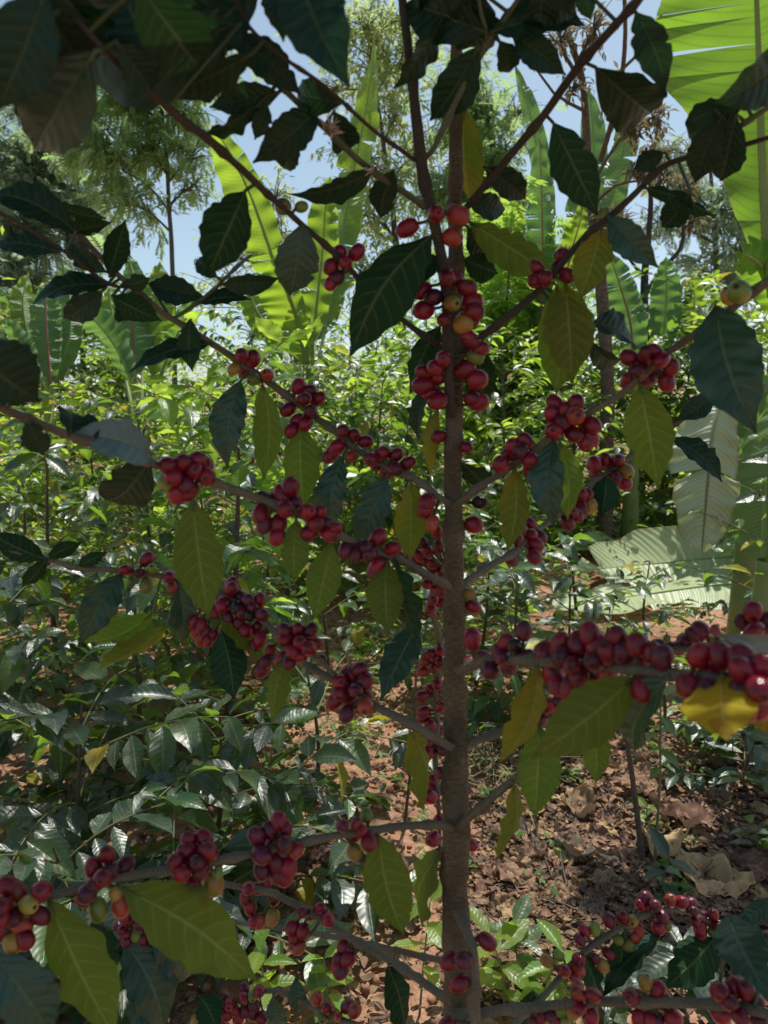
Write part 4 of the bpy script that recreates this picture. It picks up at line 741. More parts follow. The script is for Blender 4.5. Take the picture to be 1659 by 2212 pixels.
feather_shrub(B(1160, 9.2), 2.9, .8, 'low feathery shrub left of the slim brown tree', 3, 'tree_leaf', 700)
feather_shrub(B(250, 9.0), 2.6, .8, 'feathery shrub between the left banana leaves', 4, 'tree_leaf', 600)

# undergrowth that closes the view below the trees: one mass nobody could count
fo = Fol(); r = random.Random(9)
for i in range(22000):
    y = r.uniform(9, 17); x = (r.uniform(-250, 1900) - 829.5) / F * y * 1.05; z = gz(x, y) + abs(r.gauss(0, .95)) * (1 + .35 * mnoise.noise((x * .6, y * .6, 0))) + (y - 9) * .05
    dr = Vector((r.gauss(0, 1), r.gauss(0, 1), r.uniform(-.8, .3))); fo.add(TM_TINY[i % 2], basis(dr, (r.uniform(-.6, .6), r.uniform(-.6, .6), 1)) * r.uniform(.12, .22), (x, y, z), 0 if r.random() < .6 else 1)
props(fo.build('undergrowth', [M['bush_leaf'], M['bush_leaf_bright']]), 'sunlit tangle of leafy undergrowth behind the coffee rows', 'undergrowth', kind='stuff')

fo = Fol(); r = random.Random(10)
for i in range(16000):
    y = 3.0 + 6.5 * r.random() ** .8; px = r.uniform(-150, 1800); x = (px - 829.5) / F * y
    k = mnoise.noise((x * 1.1, y * 1.1, 3)); 
    if k < -.05 - .25 * (y > 4.6) or (y < 5.0 and 420 < px < 1010) or (y < 6.0 and 1150 < px < 1700): continue
    z = gz(x, y) + abs(r.gauss(0, .16)) * (1 + 1.5 * k) + .01
    dr = Vector((r.gauss(0, 1), r.gauss(0, 1), r.uniform(-.6, .5))); fo.add(TM_FAR[i % 4], basis(dr, (r.uniform(-.6, .6), r.uniform(-.6, .6), 1)) * r.uniform(.05, .11), (x, y, z), 0 if r.random() < .6 else 1)
props(fo.build('ground_cover', [M['bush_leaf'], M['bush_leaf_bright']]), 'low leafy ground cover between the coffee bushes', 'ground cover', kind='stuff')

# ------------------------------------------------------------------ trees
def tree_(name, label, trunks, clumps, mat, bark, leaf='pin', ln=.3, dens=1.0, seed=0, group=None, twig=.012):
    """trunks: list of D-space polylines [(x,y,d,r_px)] ; clumps: (x,y,d,r_px,n)"""
    r = random.Random(seed)
    t0 = trunks[0][0]; gb = on_ground(t0[0], t0[2]); root = empty(name, tuple(gb)); props(root, label, 'tree', group)
    tb = TB(); fo = Fol(); allp = []
    for q, tr in enumerate(trunks):
        rows = [tuple(P(x, y, d)) + (rp * d / F,) for x, y, d, rp in tr]
        if q == 0: rows = [(gb.x, gb.y, gb.z - .1, rows[0][3] * 1.25)] + rows
        c = catmull(rows, .12)
        for i in range(len(c)): c[i, :3] += np.array(mnoise.noise_vector(Vector(c[i, :3]) * 1.5)) * c[i, 3] * .5
        tb.tube(c[:, :3], c[:, 3], 9, 1.2); allp.append(c)
    allc = np.concatenate(allp)
    for x, y, d, rp, n in clumps:
        cen = np.array(P(x, y, d)); rad = rp * d / F * (1.7 if d > 10 else 1)
        i = int(np.argmin(np.sum((allc[:, :3] - cen - np.array([0, 0, -rad * .6])) ** 2, 1))); s = allc[i, :3]
        lim = catmull([tuple(s), tuple((s + cen) / 2 + np.array([r.uniform(-.1, .1), 0, .12]) * rad), tuple(cen)], .15); tb.tube(lim, np.linspace(min(allc[i, 3] * .6, .035), twig, len(lim)), 6, 2)
        nt_ = max(5, int(7 * dens))
        for k in range(nt_ * 2):
            e = cen + unit_rand() * rad * np.array([1, 1, .85]) * r.uniform(.5, 1.15); st = lim[int(len(lim) * r.uniform(.45, .99))]
            tw = catmull([tuple(st), tuple((st + e) / 2 + np.array([0, 0, .12 * rad])), tuple(e - np.array([0, 0, .06 * rad]))], .12)
            tb.tube(tw, np.linspace(twig * .8, .003, len(tw)), 4, 2)
            for m in range(int(n * dens / (nt_ * 2))):
                f = r.uniform(.25, 1); p = tw[min(len(tw) - 1, int(f * len(tw)))]; ax = tw[-1] - tw[0]; ax /= np.linalg.norm(ax) + 1e-9
                dr = ax * .6 + unit_rand() * .9 + np.array([0, 0, -.35])
                tm = TM_PIN[r.randrange(4)] if leaf == 'pin' else TM_TINY[r.randrange(2)]
                fo.add(tm, basis(dr, (r.uniform(-.5, .5), r.uniform(-.5, .5), 1)) * ln * r.uniform(.6, 1.25), p + unit_rand() * rad * .10)
    tb.build('trunk', M[bark], root, tuple(gb)); fo.build('crown', [M[k] for k in (mat if isinstance(mat, (list, tuple)) else [mat])], root, tuple(gb))
    return root
tree_('feathery_tree', 'slender feathery-leaved tree against blue sky at upper left', [[(376, 700, 12, 5.5), (372, 560, 12, 5), (364, 430, 12, 4.5), (356, 310, 12, 4), (345, 190, 12, 3), (330, 90, 12, 2)], [(365, 455, 12, 3), (320, 400, 11.8, 2), (270, 370, 11.6, 1.5)], [(358, 330, 12, 2.5), (400, 270, 12.2, 1.5)]],
      [(300, 240, 12, 70, 110), (225, 330, 11.6, 70, 110), (390, 235, 12.2, 70, 100), (415, 340, 12, 50, 45), (280, 440, 11.8, 60, 60), (170, 270, 11.5, 70, 90), (465, 150, 12.2, 60, 80), (330, 130, 12, 80, 110), (320, 330, 12, 50, 60), (420, 400, 12, 36, 25), (240, 200, 11.8, 60, 90)], 'tree_leaf', 'bark_grey', ln=.22, dens=2.4, seed=1)
tree_('feathery_tree', 'grey-green feathery tree at the far left edge', [[(40, 720, 14, 8), (50, 560, 14, 7), (60, 420, 14, 6), (70, 300, 14, 4), (80, 200, 14, 3)]],
      [(60, 350, 14, 90, 150), (20, 480, 13.8, 90, 150), (120, 420, 14.2, 80, 130), (60, 240, 14, 80, 110), (0, 600, 13.6, 80, 130), (90, 540, 14, 75, 120), (170, 480, 14.3, 60, 80), (-40, 380, 14, 80, 100), (160, 350, 14.3, 60, 70), (40, 650, 13.6, 70, 90)], 'tree_leaf_grey', 'bark_grey', ln=.23, dens=3.0, seed=2)
tree_('light_crowned_tree', 'tree with a pale yellow-green crown behind the tall middle banana leaf', [[(870, 720, 13, 8), (860, 560, 13, 7), (840, 400, 13, 6), (820, 250, 13, 4), (800, 120, 13, 3)]],
      [(800, 150, 13, 80, 420), (780, 55, 13, 75, 380), (855, 250, 13, 65, 300), (720, 90, 13.2, 55, 200), (845, 380, 12.8, 65, 300), (770, 330, 13, 55, 240), (880, 130, 13, 60, 280), (860, 40, 13, 60, 260), (800, 470, 12.8, 60, 280), (740, 420, 13, 40, 130), (700, 200, 13.2, 30, 60), (920, 330, 13, 50, 160), (880, 560, 12.6, 70, 330), (780, 590, 12.6, 60, 260)], 'tree_leaf_pale', 'bark_grey', 'tiny', .15, dens=1.9, seed=3)
tree_('feathery_tree', 'feathery tree just right of the upper trunk with open sky through it', [[(1085, 720, 12, 6), (1080, 560, 12, 5), (1070, 420, 12, 5), (1060, 300, 12, 3), (1050, 190, 12, 2)]],
      [(1050, 250, 12, 60, 80), (1025, 350, 12, 60, 90), (1085, 330, 12, 45, 50), (1060, 440, 12, 65, 110), (960, 250, 12.2, 60, 80), (1130, 240, 12, 36, 22), (940, 420, 12.2, 55, 90), (1120, 420, 12, 36, 40), (1000, 150, 12, 50, 50), (1090, 500, 11.8, 60, 90)], 'tree_leaf', 'bark_grey', ln=.21, dens=2.8, seed=4)
tree_('shade_tree', 'brown-trunked shade tree with thin bare branches and dry leaves right of centre', [[(1312, 900, 6.4, 15), (1308, 820, 6.4, 14), (1302, 700, 6.4, 14), (1296, 600, 6.4, 13), (1284, 480, 6.35, 11), (1268, 340, 6.3, 9), (1262, 240, 6.25, 8), (1256, 165, 6.2, 7), (1225, 60, 6.1, 6), (1200, -60, 5.9, 5), (1150, -260, 5.4, 4)],
      [(1258, 175, 6.2, 5), (1222, 122, 6.1, 4), (1207, 60, 6, 3.5), (1195, -20, 5.9, 3)], [(1296, 350, 6.3, 6), (1325, 250, 6.1, 5.5), (1345, 150, 5.9, 5), (1350, 20, 5.7, 4.5), (1330, -220, 5.2, 4)], [(1290, 380, 6.3, 4), (1340, 300, 6.2, 3), (1400, 260, 6.1, 2)], [(1285, 440, 6.3, 4), (1330, 400, 6.2, 3), (1385, 390, 6.1, 2)], [(1262, 240, 6.2, 4), (1195, 200, 6.1, 3), (1140, 120, 6.0, 2), (1090, 60, 6, 1.5)],
      [(1345, 150, 5.9, 3.5), (1420, 60, 5.7, 3), (1460, -150, 5.3, 3)]],
      [(1360, 280, 6.1, 50, 110), (1380, 370, 6.1, 36, 70), (1310, 480, 6.2, 45, 60), (1290, 60, 6, 60, 70), (1200, 90, 6, 55, 60), (1240, 190, 6.1, 45, 36), (1340, 200, 6, 45, 60), (1420, 260, 6.1, 40, 70),
       (900, -420, 5.2, 140, 160), (480, -420, 5.2, 150, 120), (560, -640, 4.7, 180, 200), (200, -560, 4.9, 170, 200), (1080, -990, 3.3, 230, 110), (830, -1000, 3.3, 250, 120), (600, -950, 3.4, 230, 100), (860, -640, 4.7, 150, 160)], ['tree_leaf_dry'], 'bark_brown', 'tiny', .085, dens=1.7, seed=5, twig=.008)  # unseen clumps above the frame, added to cast shade on the ground
tree_('forked_tree', 'dark forked tree with bare twigs behind the coffee bushes at right', [[(1392, 800, 8, 9), (1390, 700, 8, 9), (1394, 590, 8, 8), (1402, 500, 8, 6), (1405, 410, 8, 5), (1395, 320, 8, 3)], [(1393, 640, 8, 6), (1425, 590, 7.9, 5), (1455, 555, 7.8, 4.5), (1474, 520, 7.8, 4), (1475, 440, 7.8, 3), (1500, 380, 7.8, 2)], [(1394, 600, 8, 4), (1360, 560, 8, 3), (1340, 500, 8, 2)]],
      [(1475, 420, 7.8, 50, 90), (1410, 330, 8, 50, 90), (1345, 480, 8, 40, 50), (1500, 480, 7.9, 40, 60), (1440, 380, 8, 40, 60)], 'tree_leaf_dry', 'bark_dark', 'tiny', .12, seed=6, twig=.008)
tree_('hazy_tree', 'grey-green tree far off at the right under the big banana leaf', [[(1560, 750, 14, 7), (1550, 600, 14, 6), (1540, 450, 14, 5), (1530, 300, 14, 3)]],
      [(1540, 470, 14, 75, 120), (1480, 410, 14, 55, 80), (1600, 540, 14, 60, 90), (1520, 590, 13.8, 60, 90), (1450, 330, 14.3, 50, 50), (1590, 430, 14, 55, 80), (1640, 620, 14, 60, 80), (1420, 480, 14, 40, 40)], 'tree_leaf_grey', 'bark_grey', ln=.24, dens=2.0, seed=7)
tree_('small_tree', 'small rounded tree beyond the left banana plants below the open sky', [[(590, 720, 13, 5), (588, 560, 13, 4), (590, 440, 13, 3)]], [(600, 420, 13, 40, 140), (575, 480, 13, 45, 160), (520, 560, 13, 45, 160), (620, 500, 13, 45, 150), (480, 600, 13, 50, 180), (420, 640, 13, 55, 200)], 'tree_leaf_pale', 'bark_grey', 'tiny', .14, seed=8)
tree_('dense_tree', 'dense dark-green tree low behind the far left coffee bushes', [[(180, 780, 11, 6), (180, 650, 11, 5), (178, 560, 11, 3)]], [(180, 640, 11, 70, 260), (110, 690, 10.8, 60, 200), (250, 680, 11, 60, 200), (60, 740, 10.8, 60, 200)], 'tree_leaf', 'bark_dark', 'tiny', .16, seed=9)

# ------------------------------------------------------------------ banana plants
def bleaf(root, mids, hl, hr, mat, rib, roll=0.0, fold=.35, seed=0, tears=4, droopy=.5, ribr=.012, shape=None, world=None, nrm=None, ruff=.02, rfreq=55, toff=.12):
    """one big leaf. mids: D-space midrib base..tip (x,y,d) (or world points); hl/hr half widths in metres left/right"""
    r = random.Random(seed); pts = [tuple(P(*m)) for m in mids] if world is None else [tuple(w) for w in world]
    L0 = sum((Vector(b) - Vector(a)).length for a, b in zip(pts, pts[1:])); c = catmull(pts, L0 / 70); n = len(c)
    T = np.gradient(c, axis=0); T /= np.linalg.norm(T, axis=1, keepdims=True)
    shp = shape or [(0, .06), (.06, .35), (.18, .8), (.4, 1), (.65, .97), (.82, .75), (.93, .4), (1, .02)]
    sx, sy = zip(*shp); nv = 7; V = []; U = []; Fq = []
    tear = {s: sorted(r.sample(range(int(n * .12), int(n * .92)), tears)) for s in (-1, 1)}
    for s in (-1, 1):
        hw = hl if s < 0 else hr
        seg = 0; offs = [r.gauss(0, toff) for _ in range(tears + 2)]; start = True; prev = None
        for i in range(n):
            rows = [seg]
            if i in tear[s]: rows = [seg, seg + 1]; seg += 1
            for q, sg in enumerate(rows):
                t = i / (n - 1); h = hw * np.interp(t, sx, sy) * (1 + .03 * math.sin(t * 40 + seed))
                Tv = Vector(T[i]); Vw = (CP - Vector(c[i])).normalized() if nrm is None else Vector(nrm); Bv = Tv.cross(Vw).normalized(); Nv = Bv.cross(Tv).normalized()
                if Bv.dot(RT) * 1 < 0 and nrm is None: Bv = -Bv
                ang = roll + s * 0 ; Bq = (Bv * math.cos(ang) + Nv * math.sin(ang)); Nq = (Nv * math.cos(ang) - Bv * math.sin(ang))
                fo_ = fold + offs[sg]; base = len(V); row = []
                shift = (.35 if q == 1 else -.0) * .02
                for j in range(nv + 1):
                    f = j / nv; a = fo_ * (1 + droopy * f)
                    w = h * f; p = Vector(c[i]) + Bq * (s * w * math.cos(a)) - Nq * (w * math.sin(a)) + Tv * (w * .22 + (shift * f)) + Nq * (ruff * f * math.sin(t * rfreq + sg * 2 + s))
                    V.append(tuple(p)); U.append((t, .5 + .5 * s * f)); row.append(base + j)
                if prev is not None and q == 0:
                    for j in range(nv): Fq.append((prev[j], prev[j + 1], row[j + 1], row[j]) if s > 0 else (prev[j + 1], prev[j], row[j], row[j + 1]))
                prev = row
    loc = root.location
    o = mesh('leaf', V, Fq, M[mat], U, parent=root, origin=tuple(c[0]))
    tb = TB(); tb.tube(c, np.linspace(ribr, ribr * .25, n), 8, 2); m = tb.build('midrib', M[rib], o, tuple(c[0])); m.location = (0, 0, 0)
    return c[0]
def banana(name, label, gx, gd, leaves, stem_r=.07, group=None, stem_h=.7):
    g = on_ground(gx, gd); root = empty(name, tuple(g)); props(root, label, 'banana plant', group); bases = []
    for i, l in enumerate(leaves): bases.append(bleaf(root, seed=gx + i * 7, **l))
    tb = TB(); tp = g + Vector((0, 0, stem_h)); sp = catmull([(g.x, g.y, g.z - .05), tuple(g.lerp(tp, .5)), tuple(tp)], .06); tb.tube(sp, np.linspace(stem_r, stem_r * .6, len(sp)), 12, 2)
    tb.build('pseudostem', M['banana_stem'], root, tuple(g))
    for b in bases:
        tb = TB(); e = Vector(b); pp = catmull([tuple(tp - Vector((0, 0, .1))), tuple(tp.lerp(e, .5) + Vector((0, 0, .06))), tuple(e)], .05); tb.tube(pp, np.linspace(.028, .014, len(pp)), 8, 3); tb.build('leaf_stalk', M['banana_rib'], root, tuple(tp))
D_ = lambda m, hl, hr, mat='banana', rib='banana_rib', **k: dict(mids=m, hl=hl, hr=hr, mat=mat, rib=rib, **k)
banana('banana_plant', 'banana plant at left with a folded drooping leaf and upright grey-green leaves', 300, 6.2, [
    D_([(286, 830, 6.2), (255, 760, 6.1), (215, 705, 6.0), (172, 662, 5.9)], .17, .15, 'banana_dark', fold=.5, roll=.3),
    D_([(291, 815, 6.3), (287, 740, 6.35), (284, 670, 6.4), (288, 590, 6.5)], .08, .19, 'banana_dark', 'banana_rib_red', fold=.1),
    D_([(330, 815, 6.4), (334, 740, 6.45), (338, 660, 6.5), (345, 565, 6.6)], .12, .16, 'banana', fold=.2),
    D_([(345, 815, 6.3), (375, 740, 6.2), (400, 690, 6.1), (420, 640, 6.0)], .10, .12, 'banana_dark', fold=.4, roll=-.4),
    D_([(272, 820, 6.6), (262, 740, 6.7), (245, 690, 6.8), (235, 620, 6.9)], .13, .12, 'banana', fold=.3),
    D_([(308, 800, 6.7), (320, 690, 6.9), (290, 600, 7.1), (278, 548, 7.2)], .12, .12, 'banana_dark', fold=.2)], .09)
banana('banana_plant', 'banana plant at the far left edge with narrow bluish leaves', 105, 6.8, [
    D_([(110, 830, 6.8), (104, 760, 6.85), (100, 690, 6.9), (98, 610, 7)], .15, .14, 'banana_dark', 'banana_rib_red', fold=.2),
    D_([(98, 840, 6.7), (70, 790, 6.6), (40, 730, 6.5), (14, 690, 6.4)], .13, .12, 'banana_dark', fold=.5),
    D_([(118, 830, 7), (150, 730, 7.1), (150, 640, 7.2), (135, 560, 7.3)], .13, .14, 'banana_dark', fold=.3),
    D_([(90, 830, 7), (60, 720, 7.1), (50, 650, 7.2), (60, 590, 7.3)], .13, .14, 'banana', fold=.3),
    D_([(100, 820, 7), (80, 700, 7.2), (20, 640, 7.3), (-40, 640, 7.2)], .13, .14, 'banana_dark', fold=.4)], .09)
banana('banana_plant', 'tall banana plant in the middle with glowing yellow-green backlit leaves', 668, 6.0, [
    D_([(612, 640, 5.9), (588, 555, 5.8), (540, 420, 5.7), (490, 320, 5.6), (458, 272, 5.5)], .21, .12, 'banana', fold=.25, tears=6, ribr=.014),
    D_([(676, 740, 5.9), (686, 640, 5.9), (697, 540, 5.9), (703, 450, 5.9), (713, 382, 5.9)], .16, .12, 'banana', fold=.15, tears=5),
    D_([(664, 790, 5.8), (652, 730, 5.7), (635, 670, 5.6), (612, 610, 5.5), (590, 560, 5.45)], .22, .10, 'banana', fold=.15, tears=3, ribr=.025),
    D_([(700, 720, 6.3), (728, 580, 6.5), (758, 400, 6.7), (790, 240, 6.8), (810, 92, 6.9)], .17, .16, 'banana', fold=.45, tears=8, ribr=.016, roll=.25),
    D_([(640, 760, 6.4), (590, 720, 6.5), (555, 670, 6.6), (530, 610, 6.7)], .13, .12, 'banana', fold=.2),
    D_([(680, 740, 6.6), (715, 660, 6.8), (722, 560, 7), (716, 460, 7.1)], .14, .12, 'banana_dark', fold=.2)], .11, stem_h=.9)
banana('banana_plant', 'banana plant right of centre with tall narrow pale leaves against the sky', 1190, 7.2, [
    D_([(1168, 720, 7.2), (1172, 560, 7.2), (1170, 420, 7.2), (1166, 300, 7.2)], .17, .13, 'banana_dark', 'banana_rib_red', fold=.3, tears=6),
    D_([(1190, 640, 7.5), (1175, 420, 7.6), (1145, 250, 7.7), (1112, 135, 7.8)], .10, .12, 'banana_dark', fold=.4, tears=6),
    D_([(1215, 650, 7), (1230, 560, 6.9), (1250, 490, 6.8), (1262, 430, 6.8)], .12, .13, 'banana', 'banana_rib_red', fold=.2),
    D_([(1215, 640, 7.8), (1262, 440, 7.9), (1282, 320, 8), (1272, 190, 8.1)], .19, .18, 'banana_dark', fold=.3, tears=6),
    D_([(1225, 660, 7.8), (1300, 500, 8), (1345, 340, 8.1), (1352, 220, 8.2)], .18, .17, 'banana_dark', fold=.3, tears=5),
    D_([(1150, 700, 7.3), (1120, 600, 7.3), (1110, 520, 7.3), (1125, 440, 7.3)], .12, .13, 'banana', fold=.3)], .10)
banana('banana_plant', 'banana plant behind the forked dark tree with broad dark green leaves', 1370, 6.6, [
    D_([(1368, 790, 6.6), (1362, 700, 6.6), (1340, 620, 6.6), (1315, 545, 6.6)], .16, .15, 'banana_dark', 'banana_rib_red', fold=.2),
    D_([(1425, 780, 7.2), (1436, 700, 7.2), (1440, 620, 7.2), (1438, 555, 7.2)], .15, .14, 'banana_dark', fold=.1),
    D_([(1475, 780, 8), (1495, 700, 8), (1500, 640, 8), (1492, 590, 8)], .12, .12, 'banana', fold=.3)], .09)
banana('banana_plant', 'huge banana leaf glowing green in the sun at the upper right corner', 1690, 2.9, [
    D_([(1668, 640, 2.8), (1655, 500, 2.82), (1646, 330, 2.85), (1640, 150, 2.85), (1632, -60, 2.8), (1620, -330, 2.7)], .36, .36, 'banana_big', fold=.12, tears=5, toff=.035, ribr=.018, shape=[(0, .03), (.10, .16), (.22, .30), (.32, .45), (.42, .66), (.52, .92), (.7, 1), (.88, .8), (1, .1)], ruff=.012),
    D_([(1700, 700, 3.0), (1670, 620, 2.9), (1640, 570, 2.8), (1600, 545, 2.7)], .08, .09, 'banana_big', fold=.3, tears=1)], .10)
banana('banana_plant', 'cut banana plant at right with a pale ribbed leaf hanging down in the sun', 1640, 3.75, [
    D_([(1590, 800, 3.5), (1560, 860, 3.45), (1540, 930, 3.4), (1528, 1050, 3.35), (1516, 1190, 3.3)], .17, .14, 'banana_cut', 'banana_cut', fold=.25, tears=3, ribr=.012, shape=[(0, .2), (.15, .7), (.35, 1), (.7, .95), (.9, .6), (1, .1)]),
    D_([(1690, 850, 3.6), (1670, 950, 3.5), (1650, 1080, 3.45), (1640, 1215, 3.4)], .19, .18, 'banana_dark', fold=.25, tears=2),
    D_([(1700, 800, 3.8), (1600, 900, 3.8), (1520, 960, 3.75), (1440, 1010, 3.7)], .14, .13, 'banana_dark', fold=.3, tears=3)], .10, stem_h=1.0)
# cut leaves lying on the ground
def ground_leaf(pxs, hw, label, seed, lift=.05, mat='banana_cut'):
    w = []
    for i, (x, y) in enumerate(pxs):
        g = G(x, y); w.append(Vector((g.x, g.y, gz(g.x, g.y) + lift + (.03 if i % 2 else 0))))
    root = empty('cut_banana_leaf', tuple(w[0])); props(root, label, 'banana leaf')
    o = bleaf(root, None, hw, hw, mat, 'banana_rib', world=w, nrm=(0, -.25, 1), fold=-.02, seed=seed, tears=3, droopy=.3, ribr=.012, ruff=.03, rfreq=17)
ground_leaf([(1760, 1275), (1560, 1290), (1400, 1300), (1190, 1345)], .30, 'largest pale cut banana leaf lying flat on the ground at right', 1)
ground_leaf([(1780, 1225), (1600, 1240), (1430, 1245), (1240, 1275)], .29, 'pale cut banana leaf lying just behind the largest one', 2, .10)
ground_leaf([(1640, 1165), (1500, 1185), (1380, 1195), (1230, 1215)], .27, 'farthest cut banana leaf on the ground, half in shade', 3, .06)
ground_leaf([(1480, 1105), (1400, 1125), (1330, 1140), (1250, 1165)], .26, 'small cut banana leaf at the back of the pile, near bare soil', 4, .05)

# ------------------------------------------------------------------ litter, seedlings, saplings
def dry_mat(name, a, b): return leaf_mat(name, a, b, tuple(x * .8 for x in b), .12, .8, veins=6, bump=.9, spec=.2, vary=.6, spots=1.0, vcol=tuple(min(1, x * 1.7) for x in b), vk=1.6)
DRY = [dry_mat('dry_leaf_tan', (.36, .235, .135), (.48, .335, .205)), dry_mat('dry_leaf_brown', (.20, .125, .08), (.33, .22, .15)), dry_mat('dry_leaf_grey', (.13, .095, .075), (.22, .165, .13)), dry_mat('dry_leaf_pinkish', (.29, .175, .115), (.40, .265, .185))]
def dry_tmpl(seed, nu=10, nv=8, wid=.75):
    r = random.Random(seed); V = []; U = []; cu = r.choice((-1, 1)) * r.uniform(.6, 2.2); cv = r.choice((-1, 1, 1)) * r.uniform(.8, 2.2); ph = r.uniform(0, 6); 
    for a in np.linspace(0, 1, nu + 1):
        h = (math.sin(math.pi * min(1, a * .98 + .02)) ** .6) * wid / 2 * (1 + .12 * math.sin(a * 17 + ph))
        for b in np.linspace(-1, 1, nv + 1):
            x, y = b * h, a - .5
            V.append((x, y, cu * .35 * (y * y) + cv * x * x * .9 + .05 * math.sin(a * 19 + ph + b * 3) * abs(b) + .16 * mnoise.noise((x * 4, y * 4, seed)) + .08 * mnoise.noise((x * 10, y * 10, seed)) + .03 * mnoise.noise((x * 24, y * 24, seed)) - .03 * (1 - abs(b)) + .012 * abs(math.sin((a - abs(b) * .15) * 28)) * abs(b))); U.append((a, b * .5 + .5))
    k = nv + 1; i, j = np.meshgrid(np.arange(nu), np.arange(nv), indexing='ij')
    return np.array(V), np.stack([i * k + j, i * k + j + 1, (i + 1) * k + j + 1, (i + 1) * k + j], -1).reshape(-1, 4), np.array(U)
DT = [dry_tmpl(i, 22, 16) for i in range(14)]; DTS = [dry_tmpl(50 + i, 4, 3, .5) for i in range(10)]
r = random.Random(21)
def dry_leaf(x, y, size, k, label, group=None, tilt=.35, t=None):
    g = G(x, y); v, f, u = DT[r.randrange(14) if t is None else t]
    n = Vector((r.uniform(-tilt, tilt), r.uniform(-tilt, tilt) - .15, 1)); A = basis((math.cos(r.uniform(0, 6.28)), math.sin(r.uniform(0, 6.28)), r.uniform(-.1, .1)), n) * size
    vv = v @ A.T; zmin = vv[:, 2].min(); loc = (g.x, g.y, gz(g.x, g.y) + .012 - max(zmin, -.05) * .8)
    o = mesh('dry_leaf', vv, f, DRY[k], u); o.location = loc; props(o, label, 'dry leaf', group)
big = [(1430, 1845, 0.187, 0, 'large tan dry leaf with raised ribs near the thin sapling at right'), (1480, 1790, 0.173, 3, 'pinkish dry leaf half curled behind the large tan one'), (1240, 1855, 0.144, 2, 'dark grey crumpled dry leaf standing on edge in the litter'), (1260, 1760, 0.158, 1, 'long brown arched dry leaf in the middle of the litter'),
       (1370, 1720, 0.158, 3, 'broad pinkish dry leaf behind the thin sapling'), (1540, 1925, 0.216, 0, 'wide veined dry leaf above the multicoloured cherry branch'), (1110, 1910, 0.144, 3, 'reddish dry leaf on soil close to the right of the trunk'), (750, 1890, 0.158, 2, 'grey-brown dry leaf left of the trunk above the lower branch'), (1215, 1690, 0.101, 0, 'sunlit tan dry leaf at the top of the litter'), (1640, 1900, 0.173, 1, 'shaded brown dry leaf at the right edge')]
for b_ in big: dry_leaf(b_[0], b_[1], b_[2] * .95, b_[3], b_[4])
for i in range(170):
    x = r.uniform(1030, 1690); y = r.uniform(1640, 2000)
    if i % 6 == 0: x, y = r.uniform(640, 960), r.uniform(1820, 2030)
    dry_leaf(x, y, r.uniform(.04, .10), r.choice((0, 0, 0, 1, 2, 3, 3)), 'curled brown dry leaf, one of many in the litter around the trunk', 'dry leaves in the litter')
def on_g(x, y, dz=0): return (x, y, gz(x, y) + dz)
fo = Fol()
for i in range(9500):
    if i % 3: g = G(r.uniform(960, 1720), 1560 + 620 * r.random() ** 1.0)
    else: g = G(r.uniform(-60, 1720), r.uniform(1250, 2300))
    tm = DTS[r.randrange(10)]; A = basis((r.gauss(0, 1), r.gauss(0, 1), r.uniform(-.3, .3)), (r.uniform(-.7, .7), r.uniform(-.7, .7), 1)) * r.uniform(.014, .048)
    fo.add(tm, A, on_g(g.x, g.y, .012 + r.random() * .015), r.choice((0, 0, 1, 2, 3)))
props(fo.build('leaf_litter', DRY), 'crumbled brown leaf litter covering the red earth', 'leaf litter', kind='stuff')
tb = TB()
for i in range(160):
    g = G(r.uniform(1000, 1700), r.uniform(1580, 2080)) if i % 4 else G(r.uniform(400, 980), r.uniform(1400, 2100)); a = r.uniform(0, 6.28); ln = r.uniform(.05, .22); b0 = np.array(on_g(g.x, g.y, .02)); e = b0 + np.array([math.cos(a) * ln, math.sin(a) * ln, r.uniform(-.005, .03)])
    tb.tube([b0, (b0 + e) / 2 + unit_rand() * .012, e], [.0028, .0024, .0012], 5)
props(tb.build('twig_litter', M['bush_stem']), 'broken brown twigs scattered through the leaf litter', 'twig litter', kind='stuff')
# straw and dry grass
M['straw'] = plain_mat('straw', (.34, .27, .13), (.50, .42, .24), 20, .8, .1, (.4, .35, .15), .2)
M['weed'] = plain_mat('weed_leaf', (.07, .16, .04), (.12, .24, .05), 20, .5, .2, (.3, .5, .05), .4)
tb = TB()
for i in range(900):
    if i % 2: g = G(r.gauss(1075, 60), r.gauss(1610, 60))
    else: g = G(r.uniform(380, 1000), r.uniform(1330, 1700))
    a = r.uniform(0, 6.28); ln = r.uniform(.05, .2); b0 = np.array(on_g(g.x, g.y, .02)); e = b0 + np.array([math.cos(a) * ln, math.sin(a) * ln, r.uniform(0, .06)])
    tb.tube([b0, (b0 + e) / 2 + np.array([0, 0, r.uniform(0, .03)]), e], [.0013, .0012, .0006], 3)
props(tb.build('dry_grass', M['straw']), 'pale dry grass and straw strewn over the soil behind the trunk', 'dry grass', kind='stuff')
fo = Fol()
for i in range(330):
    g = G(r.uniform(-50, 1700), r.uniform(1180, 1700 if i % 3 else 1960)); c = on_g(g.x, g.y, .03)
    for k in range(r.randint(4, 8)):
        a = r.uniform(0, 6.28); fo.add(TM_FAR[k % 4], basis((math.cos(a), math.sin(a), r.uniform(.1, .9)), (0, 0, 1)) * r.uniform(.02, .05), (c[0] + r.gauss(0, .015), c[1] + r.gauss(0, .015), c[2] + r.uniform(-.01, .02)))
props(fo.build('weeds', [M['weed']]), 'small green weeds sprouting through the soil and litter', 'weeds', kind='stuff')
